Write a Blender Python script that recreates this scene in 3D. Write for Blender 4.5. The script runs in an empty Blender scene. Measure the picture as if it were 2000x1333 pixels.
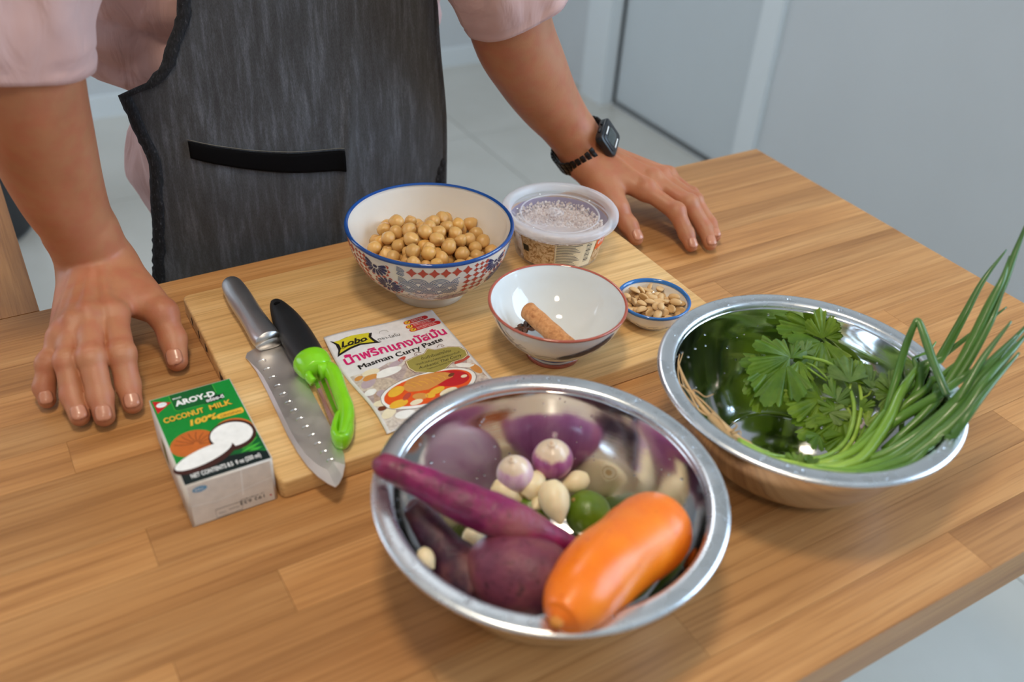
import bpy, bmesh, math, random
import numpy as np
from mathutils import Vector, Matrix, Euler
pi = math.pi
random.seed(7); np.random.seed(7)
SC = bpy.context.scene
COL = SC.collection
TZ = 0.75            # height of the worktop above the floor; builders work in worktop coordinates (z = 0 on the worktop)

# ------------------------------------------------------------------ camera, world, lights, exposure
FPX = 1819.33
CR = Vector((0.86219951, -0.50349194, 0.05574832))
CU = Vector((0.25930591, 0.53320725, 0.80526423))
CW = Vector((0.43516946, 0.67984255, -0.59028946))
CAMZ = 0.52
cam_d = bpy.data.cameras.new('camera'); cam = bpy.data.objects.new('camera', cam_d); COL.objects.link(cam)
cam.matrix_world = Matrix(((CR.x, CU.x, -CW.x, 0), (CR.y, CU.y, -CW.y, 0), (CR.z, CU.z, -CW.z, CAMZ + TZ), (0, 0, 0, 1)))
cam_d.sensor_width = 36; cam_d.lens = FPX / 2000 * 36
cam_d.clip_start = 0.02
cam_d.dof.use_dof = True; cam_d.dof.focus_distance = 0.88; cam_d.dof.aperture_fstop = 4.0
SC.camera = cam
SC.view_settings.view_transform = 'Standard'; SC.view_settings.look = 'None'
SC.view_settings.gamma = 1; SC.view_settings.use_curve_mapping = False
SC.view_settings.exposure = -0.12

w = bpy.data.worlds.new('world'); SC.world = w; w.use_nodes = True
w.node_tree.nodes['Background'].inputs[0].default_value = (0.55, 0.68, 0.85, 1)
w.node_tree.nodes['Background'].inputs[1].default_value = 1.0

def area(name, loc, target, size, power, color, size_y=None, shape='RECTANGLE'):
    d = bpy.data.lights.new(name, 'AREA'); d.shape = shape; d.size = size
    if size_y: d.size_y = size_y
    d.energy = power; d.color = color
    o = bpy.data.objects.new(name, d); COL.objects.link(o)
    o.location = (loc[0], loc[1], loc[2] + TZ)
    o.rotation_euler = (Vector(target) - Vector(loc)).to_track_quat('-Z', 'Y').to_euler()
    return o
# daylight through the window in the right wall, near the camera end of the room
area('window_daylight', (1.93, -0.35, 0.72), (0.6, 0.15, 0.1), 1.3, 37, (0.58, 0.78, 1.0), 1.25)
# cool fill light added at the far left to brighten the right wall
area('left_wall_fill', (-1.52, 2.1, 0.55), (1.9, 1.5, 0.0), 1.4, 21, (0.74, 0.85, 1.0), 1.6)
# round ceiling lamps
area('ceiling_lamp_light', (0.05, 0.30, 1.70), (0.2, 0.45, 0), 0.28, 13, (1.0, 0.86, 0.66), None, 'DISK')
area('ceiling_lamp_light_front', (-0.4, -0.7, 1.70), (-0.1, 0.1, 0), 0.30, 8, (1.0, 0.82, 0.62), None, 'DISK')
area('ceiling_lamp_light_rear', (1.0, 2.2, 1.70), (1.0, 2.2, 0), 0.42, 11, (0.88, 0.94, 1.0), None, 'DISK')

# ------------------------------------------------------------------ helpers
def lin(c):
    return c / 12.92 if c <= 0.04045 else ((c + 0.055) / 1.055) ** 2.4
def rgb(r, g, b):
    return (lin(r / 255), lin(g / 255), lin(b / 255), 1)
def at(px, py, z):
    """a sight line of the photograph met with the horizontal plane at height z above the worktop"""
    d = CW + CR * ((px - 1000) / FPX) - CU * ((py - 666.5) / FPX)
    return Vector((0, 0, CAMZ)) + d * ((z - CAMZ) / d.z)

def smooth(me, on=True):
    me.polygons.foreach_set('use_smooth', [on] * len(me.polygons))
def root_of(o):
    while o.parent: o = o.parent
    return o
def obj(name, verts, faces, m, parent=None, origin=None, sm=True, mats=None, mi=None):
    """one mesh object; verts are in worktop coordinates"""
    if parent is not None:
        org = Vector(root_of(parent).location)
    else:
        org = Vector(origin) if origin is not None else Vector((0, 0, 0))
    me = bpy.data.meshes.new(name)
    V = np.asarray(verts, dtype=float).reshape(-1, 3) - np.array(org)
    me.from_pydata(V.tolist(), [], [tuple(int(i) for i in f) for f in faces])
    me.update()
    if m is not None: me.materials.append(m)
    if mats:
        for q in mats: me.materials.append(q)
    if mi is not None: me.polygons.foreach_set('material_index', mi)
    smooth(me, sm)
    o = bpy.data.objects.new(name, me); COL.objects.link(o)
    if parent is not None: o.parent = parent
    else: o.location = org
    return o
def tag(o, label=None, cat=None, group=None, kind=None):
    if label: o['label'] = label
    if cat: o['category'] = cat
    if group: o['group'] = group
    if kind: o['kind'] = kind
    return o
def thing(name, loc, label, cat, group=None, kind=None):
    o = bpy.data.objects.new(name, None); o.empty_display_size = 0.02; COL.objects.link(o); o.location = loc
    return tag(o, label, cat, group, kind)
def copy_tree(o, parent=None):
    c = o.copy(); COL.objects.link(c); c.parent = parent
    for ch in list(o.children): copy_tree(ch, c)
    return c

class MB:
    """collects shapes into one mesh"""
    def __init__(s): s.v = []; s.f = []; s.mi = []
    def add(s, v, f, mi=0):
        n = len(s.v); s.v += [tuple(p) for p in v]; s.f += [tuple(i + n for i in q) for q in f]; s.mi += [mi] * len(f)
    def build(s, name, m, parent=None, origin=None, sm=True, mats=None):
        return obj(name, s.v, s.f, m, parent, origin, sm, mats, s.mi if mats else None)

def box(x0, x1, y0, y1, z0, z1):
    v = [(x0, y0, z0), (x1, y0, z0), (x1, y1, z0), (x0, y1, z0), (x0, y0, z1), (x1, y0, z1), (x1, y1, z1), (x0, y1, z1)]
    return v, [(3, 2, 1, 0), (4, 5, 6, 7), (0, 1, 5, 4), (1, 2, 6, 5), (2, 3, 7, 6), (3, 0, 4, 7)]
def rbox(x0, x1, y0, y1, z0, z1, r=0.002, seg=2, rv=None):
    """box with rounded edges"""
    bm = bmesh.new()
    v, f = box(x0, x1, y0, y1, z0, z1)
    bv = [bm.verts.new(p) for p in v]
    for q in f: bm.faces.new([bv[i] for i in q])
    if rv:
        bm.edges.ensure_lookup_table()
        ed = [e for e in bm.edges if abs(e.verts[0].co.z - e.verts[1].co.z) > 1e-6]
        bmesh.ops.bevel(bm, geom=ed, offset=rv, segments=4, affect='EDGES', profile=0.5)
    ed = [e for e in bm.edges if e.is_manifold and e.calc_face_angle() > 0.9]
    bmesh.ops.bevel(bm, geom=ed, offset=r, segments=seg, affect='EDGES', profile=0.5)
    bm.verts.index_update()
    vv = [tuple(x.co) for x in bm.verts]; ff = [tuple(x.index for x in q.verts) for q in bm.faces]
    bm.free(); return vv, ff
def lathe(prof, c=(0, 0, 0), seg=64, closed=False):
    """prof: (r, z) list"""
    v = []; f = []
    n = len(prof)
    for i in range(seg):
        a = 2 * pi * i / seg
        for (r, z) in prof: v.append((c[0] + r * math.cos(a), c[1] + r * math.sin(a), c[2] + z))
    for i in range(seg):
        j = (i + 1) % seg
        for k in range(n if closed else n - 1):
            l = (k + 1) % n
            f.append((i * n + k, j * n + k, j * n + l, i * n + l))
    return v, f
def frames(P):
    P = [Vector(p) for p in P]; n = len(P); T = []
    for i in range(n):
        T.append((P[min(i + 1, n - 1)] - P[max(i - 1, 0)]).normalized())
    up = Vector((0, 0, 1)) if abs(T[0].z) < 0.95 else Vector((0, 1, 0))
    A = (up - T[0] * up.dot(T[0])).normalized(); out = []
    for t in T:
        A = (A - t * A.dot(t)).normalized(); out.append((A, t.cross(A), t))
    return P, out
def tube(P, R, seg=10, cap=True, flat=1.0, up=None):
    """tube through P with radii R (numbers or (ra, rb)); ra along frame A (mostly vertical), rb sideways"""
    P, F = frames(P)
    if not hasattr(R, '__len__'): R = [R] * len(P)
    v = []; f = []
    for p, (A, B, t), r in zip(P, F, R):
        ra, rb = r if hasattr(r, '__len__') else (r * flat, r)
        for i in range(seg):
            a = 2 * pi * i / seg
            v.append(tuple(p + A * (math.cos(a) * ra) + B * (math.sin(a) * rb)))
    n = len(P)
    for k in range(n - 1):
        for i in range(seg):
            j = (i + 1) % seg
            f.append((k * seg + i, k * seg + j, (k + 1) * seg + j, (k + 1) * seg + i))
    if cap:
        f.append(tuple(range(seg))[::-1]); f.append(tuple((n - 1) * seg + i for i in range(seg)))
    return v, f
def spline(P, n=8):
    """Catmull-Rom through P"""
    P = [np.array(p, float) for p in P]; Q = [2 * P[0] - P[1]] + P + [2 * P[-1] - P[-2]]; out = []
    for i in range(1, len(Q) - 2):
        for k in range(n):
            t = k / n
            out.append(0.5 * ((2 * Q[i]) + (-Q[i - 1] + Q[i + 1]) * t + (2 * Q[i - 1] - 5 * Q[i] + 4 * Q[i + 1] - Q[i + 2]) * t * t + (-Q[i - 1] + 3 * Q[i] - 3 * Q[i + 1] + Q[i + 2]) * t ** 3))
    out.append(P[-1]); return [p if p.size > 1 else float(p) for p in out]
def sp(P, n=8): return [Vector(p) for p in spline(P, n)]
def grid(nu, nv, fn, mask=None):
    v = [fn(i / (nu - 1), j / (nv - 1)) for j in range(nv) for i in range(nu)]
    f = [(j * nu + i, j * nu + i + 1, (j + 1) * nu + i + 1, (j + 1) * nu + i) for j in range(nv - 1) for i in range(nu - 1)]
    return v, f
def sphere(c, r, ns=12, nr=8):
    rr = r if hasattr(r, '__len__') else (r, r, r)
    v = [(c[0], c[1], c[2] - rr[2])]; f = []
    for j in range(1, nr):
        th = pi * j / nr
        for i in range(ns):
            a = 2 * pi * i / ns
            v.append((c[0] + rr[0] * math.sin(th) * math.cos(a), c[1] + rr[1] * math.sin(th) * math.sin(a), c[2] - rr[2] * math.cos(th)))
    v.append((c[0], c[1], c[2] + rr[2])); n = len(v)
    for i in range(ns):
        j = (i + 1) % ns
        f.append((0, 1 + j, 1 + i))
        for k in range(nr - 2):
            f.append((1 + k * ns + i, 1 + k * ns + j, 1 + (k + 1) * ns + j, 1 + (k + 1) * ns + i))
        f.append((n - 1, 1 + (nr - 2) * ns + i, 1 + (nr - 2) * ns + j))
    return v, f
def solidify(o, t, off=-1):
    md = o.modifiers.new('thick', 'SOLIDIFY'); md.thickness = t; md.offset = off; return o

# ---- node materials
class NT:
    def __init__(s, name):
        s.m = bpy.data.materials.new(name); s.m.use_nodes = True; s.t = s.m.node_tree; s.n = s.t.nodes; s.l = s.t.links
        s.b = s.n['Principled BSDF']; s.out = s.n['Material Output']
    def new(s, typ, **k):
        n = s.n.new(typ)
        for a, b in k.items(): setattr(n, a, b)
        return n
    def link(s, a, b): s.l.new(a, b)
    def set(s, **k):
        for a, b in k.items():
            i = s.b.inputs[a.replace('_', ' ')]
            i.default_value = b
    def coord(s, kind='Object', scale=(1, 1, 1), rnd=0.0, rot=(0, 0, 0)):
        tc = s.new('ShaderNodeTexCoord'); mp = s.new('ShaderNodeMapping'); mp.inputs['Scale'].default_value = scale; mp.inputs['Rotation'].default_value = rot
        src = tc.outputs[kind]
        if rnd:
            oi = s.new('ShaderNodeObjectInfo'); mu = s.new('ShaderNodeMath', operation='MULTIPLY'); mu.inputs[1].default_value = rnd
            s.link(oi.outputs['Random'], mu.inputs[0]); ad = s.new('ShaderNodeVectorMath', operation='ADD')
            s.link(src, ad.inputs[0]); s.link(mu.outputs[0], ad.inputs[1]); src = ad.outputs[0]
        s.link(src, mp.inputs['Vector']); return mp.outputs[0]
    def noise(s, vec, scale, detail=4, rough=0.55, dist=0.0):
        n = s.new('ShaderNodeTexNoise'); n.inputs['Scale'].default_value = scale; n.inputs['Detail'].default_value = detail
        n.inputs['Roughness'].default_value = rough; n.inputs['Distortion'].default_value = dist
        s.link(vec, n.inputs['Vector']); return n.outputs['Fac']
    def ramp(s, fac, stops, interp='LINEAR'):
        r = s.new('ShaderNodeValToRGB'); r.color_ramp.interpolation = interp; el = r.color_ramp.elements
        while len(el) < len(stops): el.new(0.5)
        for e, (p, c) in zip(el, stops):
            e.position = p; e.color = c if hasattr(c, '__len__') else (c, c, c, 1)
        s.link(fac, r.inputs[0]); return r.outputs[0]
    def mix(s, fac, a, b, mode='MIX'):
        n = s.new('ShaderNodeMix', data_type='RGBA', blend_type=mode); n.clamp_result = False
        for idx, val in ((0, fac), (6, a), (7, b)):
            if hasattr(val, 'is_linked') or hasattr(val, 'links'): s.link(val, n.inputs[idx])
            else: n.inputs[idx].default_value = val
        return n.outputs[2]
    def bump(s, h, strength=0.2, dist=0.001):
        b = s.new('ShaderNodeBump'); b.inputs['Strength'].default_value = strength; b.inputs['Distance'].default_value = dist
        s.link(h, b.inputs['Height']); s.link(b.outputs[0], s.b.inputs['Normal']); return b
    def color(s, c): s.link(c, s.b.inputs['Base Color'])

_pm = {}
def plain(name, c, rough=0.5, metal=0.0, **k):
    t = NT(name); t.set(Base_Color=c, Roughness=rough, Metallic=metal)
    for a, b in k.items(): t.b.inputs[a.replace('_', ' ')].default_value = b
    # a slight mottling so that no surface is dead flat
    v = t.coord('Object'); n = t.noise(v, 140, 3)
    r = t.ramp(n, [(0.3, tuple(x * 0.93 for x in c[:3]) + (1,)), (0.7, tuple(min(1, x * 1.05) for x in c[:3]) + (1,))]); t.color(r)
    return t.m

def wood(name, dark, mid, light, sx=3.0, rnd=11.0, rough=0.42, hv=0.16, fine=1.0, axis=0):
    t = NT(name)
    sc = [60, 60, 60]; sc[axis] = sx
    v = t.coord('Object', tuple(sc), rnd)
    n1 = t.noise(v, 0.40, 5, 0.6, 0.7)
    base = t.ramp(n1, [(0.25, dark), (0.5, mid), (0.75, light)])
    sc2 = [420 * fine, 420 * fine, 420 * fine]; sc2[axis] = 9
    v2 = t.coord('Object', tuple(sc2), rnd * 2)
    n2 = t.noise(v2, 1.0, 3, 0.6)
    pore = t.ramp(n2, [(0.36, (0.74, 0.68, 0.62, 1)), (0.52, (1, 1, 1, 1))])
    c = t.mix(0.75, base, pore, 'MULTIPLY')
    # slow figure: wide arched bands
    sc3 = [16, 16, 16]; sc3[axis] = 1.3
    v3 = t.coord('Object', tuple(sc3), rnd * 3)
    wv = t.new('ShaderNodeTexWave'); wv.wave_type = 'BANDS'; wv.bands_direction = 'Y' if axis != 1 else 'X'
    wv.inputs['Scale'].default_value = 1.6; wv.inputs['Distortion'].default_value = 9; wv.inputs['Detail'].default_value = 2.5; wv.inputs['Detail Scale'].default_value = 0.8
    t.link(v3, wv.inputs['Vector'])
    fig = t.ramp(wv.outputs['Fac'], [(0.0, (0.86, 0.82, 0.78, 1)), (0.30, (1, 1, 1, 1)), (1, (1.0, 1.0, 1.0, 1))])
    c = t.mix(0.6, c, fig, 'MULTIPLY')
    oi = t.new('ShaderNodeObjectInfo')
    br = t.new('ShaderNodeMapRange'); br.inputs['To Min'].default_value = 1 - hv; br.inputs['To Max'].default_value = 1 + hv
    t.link(oi.outputs['Random'], br.inputs['Value'])
    cc = t.new('ShaderNodeVectorMath', operation='SCALE'); t.link(c, cc.inputs[0]); t.link(br.outputs[0], cc.inputs['Scale'])
    t.color(cc.outputs[0])
    t.b.inputs['Roughness'].default_value = rough
    t.b.inputs['Specular IOR Level'].default_value = 0.45
    t.bump(n2, 0.10, 0.0004)
    return t.m

M = {}
M['oak'] = wood('oak_worktop', rgb(150, 100, 54), rgb(188, 135, 81), rgb(212, 162, 106), hv=0.14)
M['bamboo'] = wood('bamboo', rgb(208, 160, 98), rgb(228, 186, 126), rgb(240, 206, 150), sx=2.2, rough=0.5, hv=0.0, fine=0.9)
M['bamboo_edge'] = wood('bamboo_edge', rgb(190, 138, 78), rgb(214, 168, 108), rgb(228, 186, 128), sx=2.2, rough=0.5, hv=0.0, fine=0.9)

def steel(name, c, r0, r1, brushed=True):
    t = NT(name); t.set(Base_Color=c, Metallic=1.0)
    v = t.coord('Object', (1, 1, 1)); n = t.noise(v, 60, 4)
    rr = t.ramp(n, [(0.35, r0), (0.7, r1)]); t.link(rr, t.b.inputs['Roughness'])
    v2 = t.coord('Object', (30, 30, 900)); n2 = t.noise(v2, 1, 3)
    t.bump(n2, 0.05, 0.0003)
    return t.m
M['steel_bowl'] = steel('bright_steel', (0.76, 0.76, 0.77, 1), 0.06, 0.12)
M['steel_rim'] = steel('brushed_steel', (0.80, 0.82, 0.84, 1), 0.24, 0.34)
M['steel_blade'] = steel('blade_steel', (0.80, 0.76, 0.73, 1), 0.40, 0.52)
M['steel_handle'] = steel('handle_steel', (0.62, 0.61, 0.61, 1), 0.36, 0.40)
t = NT('water'); t.set(Base_Color=(1, 1, 1, 1), Roughness=0.02, Transmission_Weight=1.0, IOR=1.33); M['water'] = t.m

# ------------------------------------------------------------------ room
FZ = -0.75; CZ = 1.75
X0, X1, Y0, Y1 = -1.6, 1.99, -1.8, 3.11
def wallmat(name, c, rough=0.55, bump=0.05):
    t = NT(name); v = t.coord('Object'); n = t.noise(v, 2.0, 4); t.color(t.ramp(n, [(0.3, tuple(x * 0.95 for x in c[:3]) + (1,)), (0.7, c)]))
    t.set(Roughness=rough); n2 = t.noise(v, 180, 2); t.bump(n2, bump, 0.0005); return t.m
M['wall'] = wallmat('wall_paint', rgb(206, 211, 214), 0.5)
M['ceiling'] = wallmat('ceiling_paint', rgb(228, 226, 222), 0.8)
M['door'] = wallmat('door_paint', rgb(204, 212, 216), 0.32)
M['trim'] = wallmat('trim_paint', rgb(224, 231, 234), 0.35)
M['gap_shade'] = plain('door_gap_shade', rgb(92, 94, 92), 0.8)
t = NT('floor_tile'); v = t.coord('Object', (1, 1, 1), 5); n = t.noise(v, 3, 4)
t.color(t.ramp(n, [(0.3, rgb(186, 184, 176)), (0.7, rgb(198, 197, 190))])); t.set(Roughness=0.16); M['tile'] = t.m
M['grout'] = plain('grout', rgb(150, 148, 142), 0.9)

def struct(name, v, f, m, parent=None, sm=False):
    o = obj(name, v, f, m, parent, sm=sm)
    if parent is None: o['kind'] = 'structure'
    return o
fl = struct('floor', *box(X0, X1, Y0, Y1, FZ - 0.05, FZ - 0.004), M['grout'])
T = 0.60; base = None; ty = Y1
tile_v, tile_f = rbox(0.0015, T - 0.0015, 0.0015, T - 0.0015, -0.006, 0, 0.0012, 1)
me_tile = None
ny = int(math.ceil((Y1 - Y0) / T)); nx = int(math.ceil((X1 - X0) / T))
for j in range(ny):
    for i in range(nx):
        x = X1 - (i + 1) * T; y = Y1 - (j + 1) * T
        wx0 = max(0.0, X0 - x); wy0 = max(0.0, Y0 - y)
        if wx0 > 0.001 or wy0 > 0.001:
            if T - wx0 < 0.02 or T - wy0 < 0.02: continue
            vv, ff = box(wx0 + 0.0015, T - 0.0015, wy0 + 0.0015, T - 0.0015, -0.006, 0)
            o = obj('floor_tile', vv, ff, M['tile'], fl, sm=False)
        elif me_tile is None:
            o = obj('floor_tile', tile_v, tile_f, M['tile'], fl, sm=False); me_tile = o.data
        else:
            o = bpy.data.objects.new('floor_tile', me_tile); COL.objects.link(o); o.parent = fl
        o.location = (x, y, FZ)
DY0, DY1, DZT = 1.905, 2.555, 1.30      # door opening in the right wall
# right wall in pieces round the door and the window (one mesh, real openings)
WY0, WY1, WZ0, WZ1 = -1.15, 0.45, 0.05, 1.40
mb = MB()
mb.add(*box(X1, X1 + 0.12, DY1, Y1 + 0.12, FZ, CZ))
mb.add(*box(X1, X1 + 0.12, DY0, DY1, DZT, CZ))
mb.add(*box(X1, X1 + 0.12, WY1, DY0, FZ, CZ))
mb.add(*box(X1, X1 + 0.12, WY0, WY1, FZ, WZ0)); mb.add(*box(X1, X1 + 0.12, WY0, WY1, WZ1, CZ))
mb.add(*box(X1, X1 + 0.12, Y0 - 0.12, WY0, FZ, CZ))
o = mb.build('wall_right', M['wall'], sm=False); o['kind'] = 'structure'
struct('wall_back', *box(X0 - 0.12, X1, Y1, Y1 + 0.12, FZ, CZ), M['wall'])
struct('wall_left', *box(X0 - 0.12, X0, Y0 - 0.12, Y1, FZ, CZ), M['wall'])
struct('wall_front', *box(X0, X1, Y0 - 0.12, Y0, FZ, CZ), M['wall'])
struct('ceiling', *box(X0, X1, Y0, Y1, CZ, CZ + 0.1), M['ceiling'])
# door with frame
dr = thing('door_1', (X1, DY0, FZ), None, None, kind='structure')
obj('door_leaf', *rbox(X1 + 0.012, X1 + 0.05, DY0 + 0.004, DY1 - 0.004, FZ + 0.012, DZT - 0.004, 0.002, 1), M['door'], dr, sm=False)
obj('door_gap_shade', *box(X1 + 0.0005, X1 + 0.10, DY0, DY1, FZ, FZ + 0.0115), M['gap_shade'], dr, sm=False)  # grey block closing the slit under the door, standing in for its shadow
obj('door_handle', *tube([(X1 - 0.04, DY0 + 0.06, 0.28), (X1 - 0.045, DY0 + 0.10, 0.28), (X1 - 0.045, DY0 + 0.17, 0.28)], 0.008, 8), M['steel_handle'], dr)
struct('trim_1', *rbox(X1 - 0.022, X1 + 0.02, DY0 - 0.075, DY0, FZ, DZT, 0.004, 2), M['trim'])
struct('trim_2', *rbox(X1 - 0.05, X1 + 0.02, DY1, DY1 + 0.13, FZ, DZT, 0.006, 2), M['trim'])
struct('trim_3', *rbox(X1 - 0.022, X1 + 0.02, DY0 - 0.075, DY1 + 0.13, DZT, DZT + 0.075, 0.004, 2), M['trim'])
struct('baseboard_back', *rbox(X0, X1 - 0.001, Y1 - 0.012, Y1, FZ, FZ + 0.07, 0.003, 1), M['trim'])
struct('baseboard_left', *rbox(X0, X0 + 0.012, Y0, Y1 - 0.013, FZ, FZ + 0.07, 0.003, 1), M['trim'])
# window the daylight comes through
wn = thing('window_1', (X1, WY0, WZ0), None, None, kind='structure')
for (y0, y1, z0, z1) in ((WY0, WY1, WZ0, WZ0 + 0.05), (WY0, WY1, WZ1 - 0.05, WZ1), (WY0, WY0 + 0.05, WZ0 + 0.05, WZ1 - 0.05), (WY1 - 0.05, WY1, WZ0 + 0.05, WZ1 - 0.05), ((WY0 + WY1) / 2 - 0.025, (WY0 + WY1) / 2 + 0.025, WZ0 + 0.05, WZ1 - 0.05)):
    obj('window_frame', *rbox(X1 + 0.02, X1 + 0.08, y0, y1, z0, z1, 0.003, 1), M['trim'], wn, sm=False)
t = NT('window_glass'); t.set(Base_Color=(1, 1, 1, 1), Roughness=0.0, Transmission_Weight=1.0, IOR=1.05); M['pane'] = t.m
for y0, y1 in ((WY0 + 0.05, (WY0 + WY1) / 2 - 0.025), ((WY0 + WY1) / 2 + 0.025, WY1 - 0.05)):
    obj('window_pane', *box(X1 + 0.045, X1 + 0.05, y0, y1, WZ0 + 0.05, WZ1 - 0.05), M['pane'], wn, sm=False)
# ceiling lamp fittings
for (x, y) in ((0.05, 0.30), (-0.4, -0.7), (1.0, 2.2)):
    v, f = lathe([(0.24, 0.0), (0.24, -0.03), (0.225, -0.04), (0.22, -0.035), (0.22, 0.0)], (x, y, CZ), 48)
    o = obj('ceiling_lamp', v, f, M['trim'], origin=(x, y, CZ)); tag(o, 'round white ceiling lamp ring above the %s' % ('worktop' if x == 0.05 else 'camera end of the room' if y < 0 else 'floor by the door'), 'lamp')

# dark bin on the floor behind the wooden counter, far left
M['dark'] = plain('dark_plastic', rgb(52, 55, 60), 0.45)
c = (-0.075, 2.49)
b = thing('waste_bin', (c[0], c[1], FZ), 'dark grey round waste bin on the floor at the left edge, behind the arm', 'bin')
obj('body', *lathe([(0.0, 0.0), (0.125, 0.0), (0.14, 0.012), (0.155, 0.33), (0.162, 0.34), (0.15, 0.345), (0.13, 0.02), (0, 0.015)], (c[0], c[1], FZ), 48), M['dark'], b)
obj('lid', *lathe([(0.166, 0.345), (0.166, 0.36), (0.12, 0.39), (0.0, 0.40)], (c[0], c[1], FZ), 48), M['dark'], b)

# ------------------------------------------------------------------ worktop with staves
XL, XR, YN, YF, TH = -0.95, 0.9077, 0.199, 0.8357, 0.040
tb = thing('kitchen_worktop', (0, (YN + YF) / 2, -TH), 'large oak stave worktop carrying all the food, bowls and both hands', 'worktop')
obj('core', *box(XL + 0.001, XR - 0.001, YN + 0.001, YF - 0.001, -TH, -0.003), M['oak'], tb, sm=False)
rows = 16; rw = (YF - YN) / rows
joints = {9: [0.757, 0.28, -0.28], 6: [0.20, 0.631, -0.30], 5: [-0.004, 0.52, -0.5], 10: [0.10, 0.60, -0.35], 11: [0.019, 0.47, -0.45], 13: [0.159, 0.72, -0.32], 14: [0.324, -0.15, 0.83], 15: [0.05, 0.56, -0.4], 12: [0.40, -0.12, -0.6]}
for r in range(rows):
    y1 = YF - r * rw; y0 = y1 - rw
    xs = sorted(joints.get(r, [random.uniform(-0.6, -0.3), random.uniform(0.0, 0.25), random.uniform(0.5, 0.8)]))
    xs = [XL] + xs + [XR]
    for a, bb in zip(xs, xs[1:]):
        e = 0.00012
        obj('stave', *rbox(a + e, bb - e, y0 + e, y1 - e, -0.0035, 0.0, 0.0002, 1), M['oak'], tb, sm=False)
obj('edge_strip', *rbox(XL, XR, YN - 0.0006, YN + 0.0006, -TH, -0.0006, 0.0003, 1), M['oak'], tb, sm=False)
# table legs under it
M['white_metal'] = plain('white_metal', rgb(222, 226, 228), 0.35)
for x, y in ((XR - 0.12, YN + 0.36), (XR - 0.09, YF - 0.08), (XL + 0.06, YN + 0.08), (XL + 0.06, YF - 0.08)):
    obj('leg', *rbox(x - 0.025, x + 0.025, y - 0.025, y + 0.025, FZ, -TH, 0.004, 2), M['white_metal'], tb, sm=False)
# the counter that runs on behind it, far left
M['oak_y'] = wood('oak_counter', rgb(132, 84, 44), rgb(178, 124, 72), rgb(203, 152, 98), axis=1, hv=0.05)
rt = thing('side_counter', (-0.3, 1.3, -TH), 'wooden counter running away from the worktop at the left edge', 'worktop')
obj('core', *box(-0.598, 0.004, YF + 0.002, 1.90, -TH, -0.003), M['oak_y'], rt, sm=False)
for k in range(5):
    x1 = 0.0055 - k * 0.12
    obj('stave', *rbox(x1 - 0.1198, x1, YF + 0.0012, 1.90, -0.0035, 0, 0.0002, 1), M['oak_y'], rt, sm=False)
for x, y in ((-0.55, 0.95), (-0.05, 1.8), (-0.55, 1.8)):
    obj('leg', *rbox(x - 0.025, x + 0.025, y - 0.025, y + 0.025, FZ, -TH, 0.004, 2), M['white_metal'], rt, sm=False)

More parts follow.
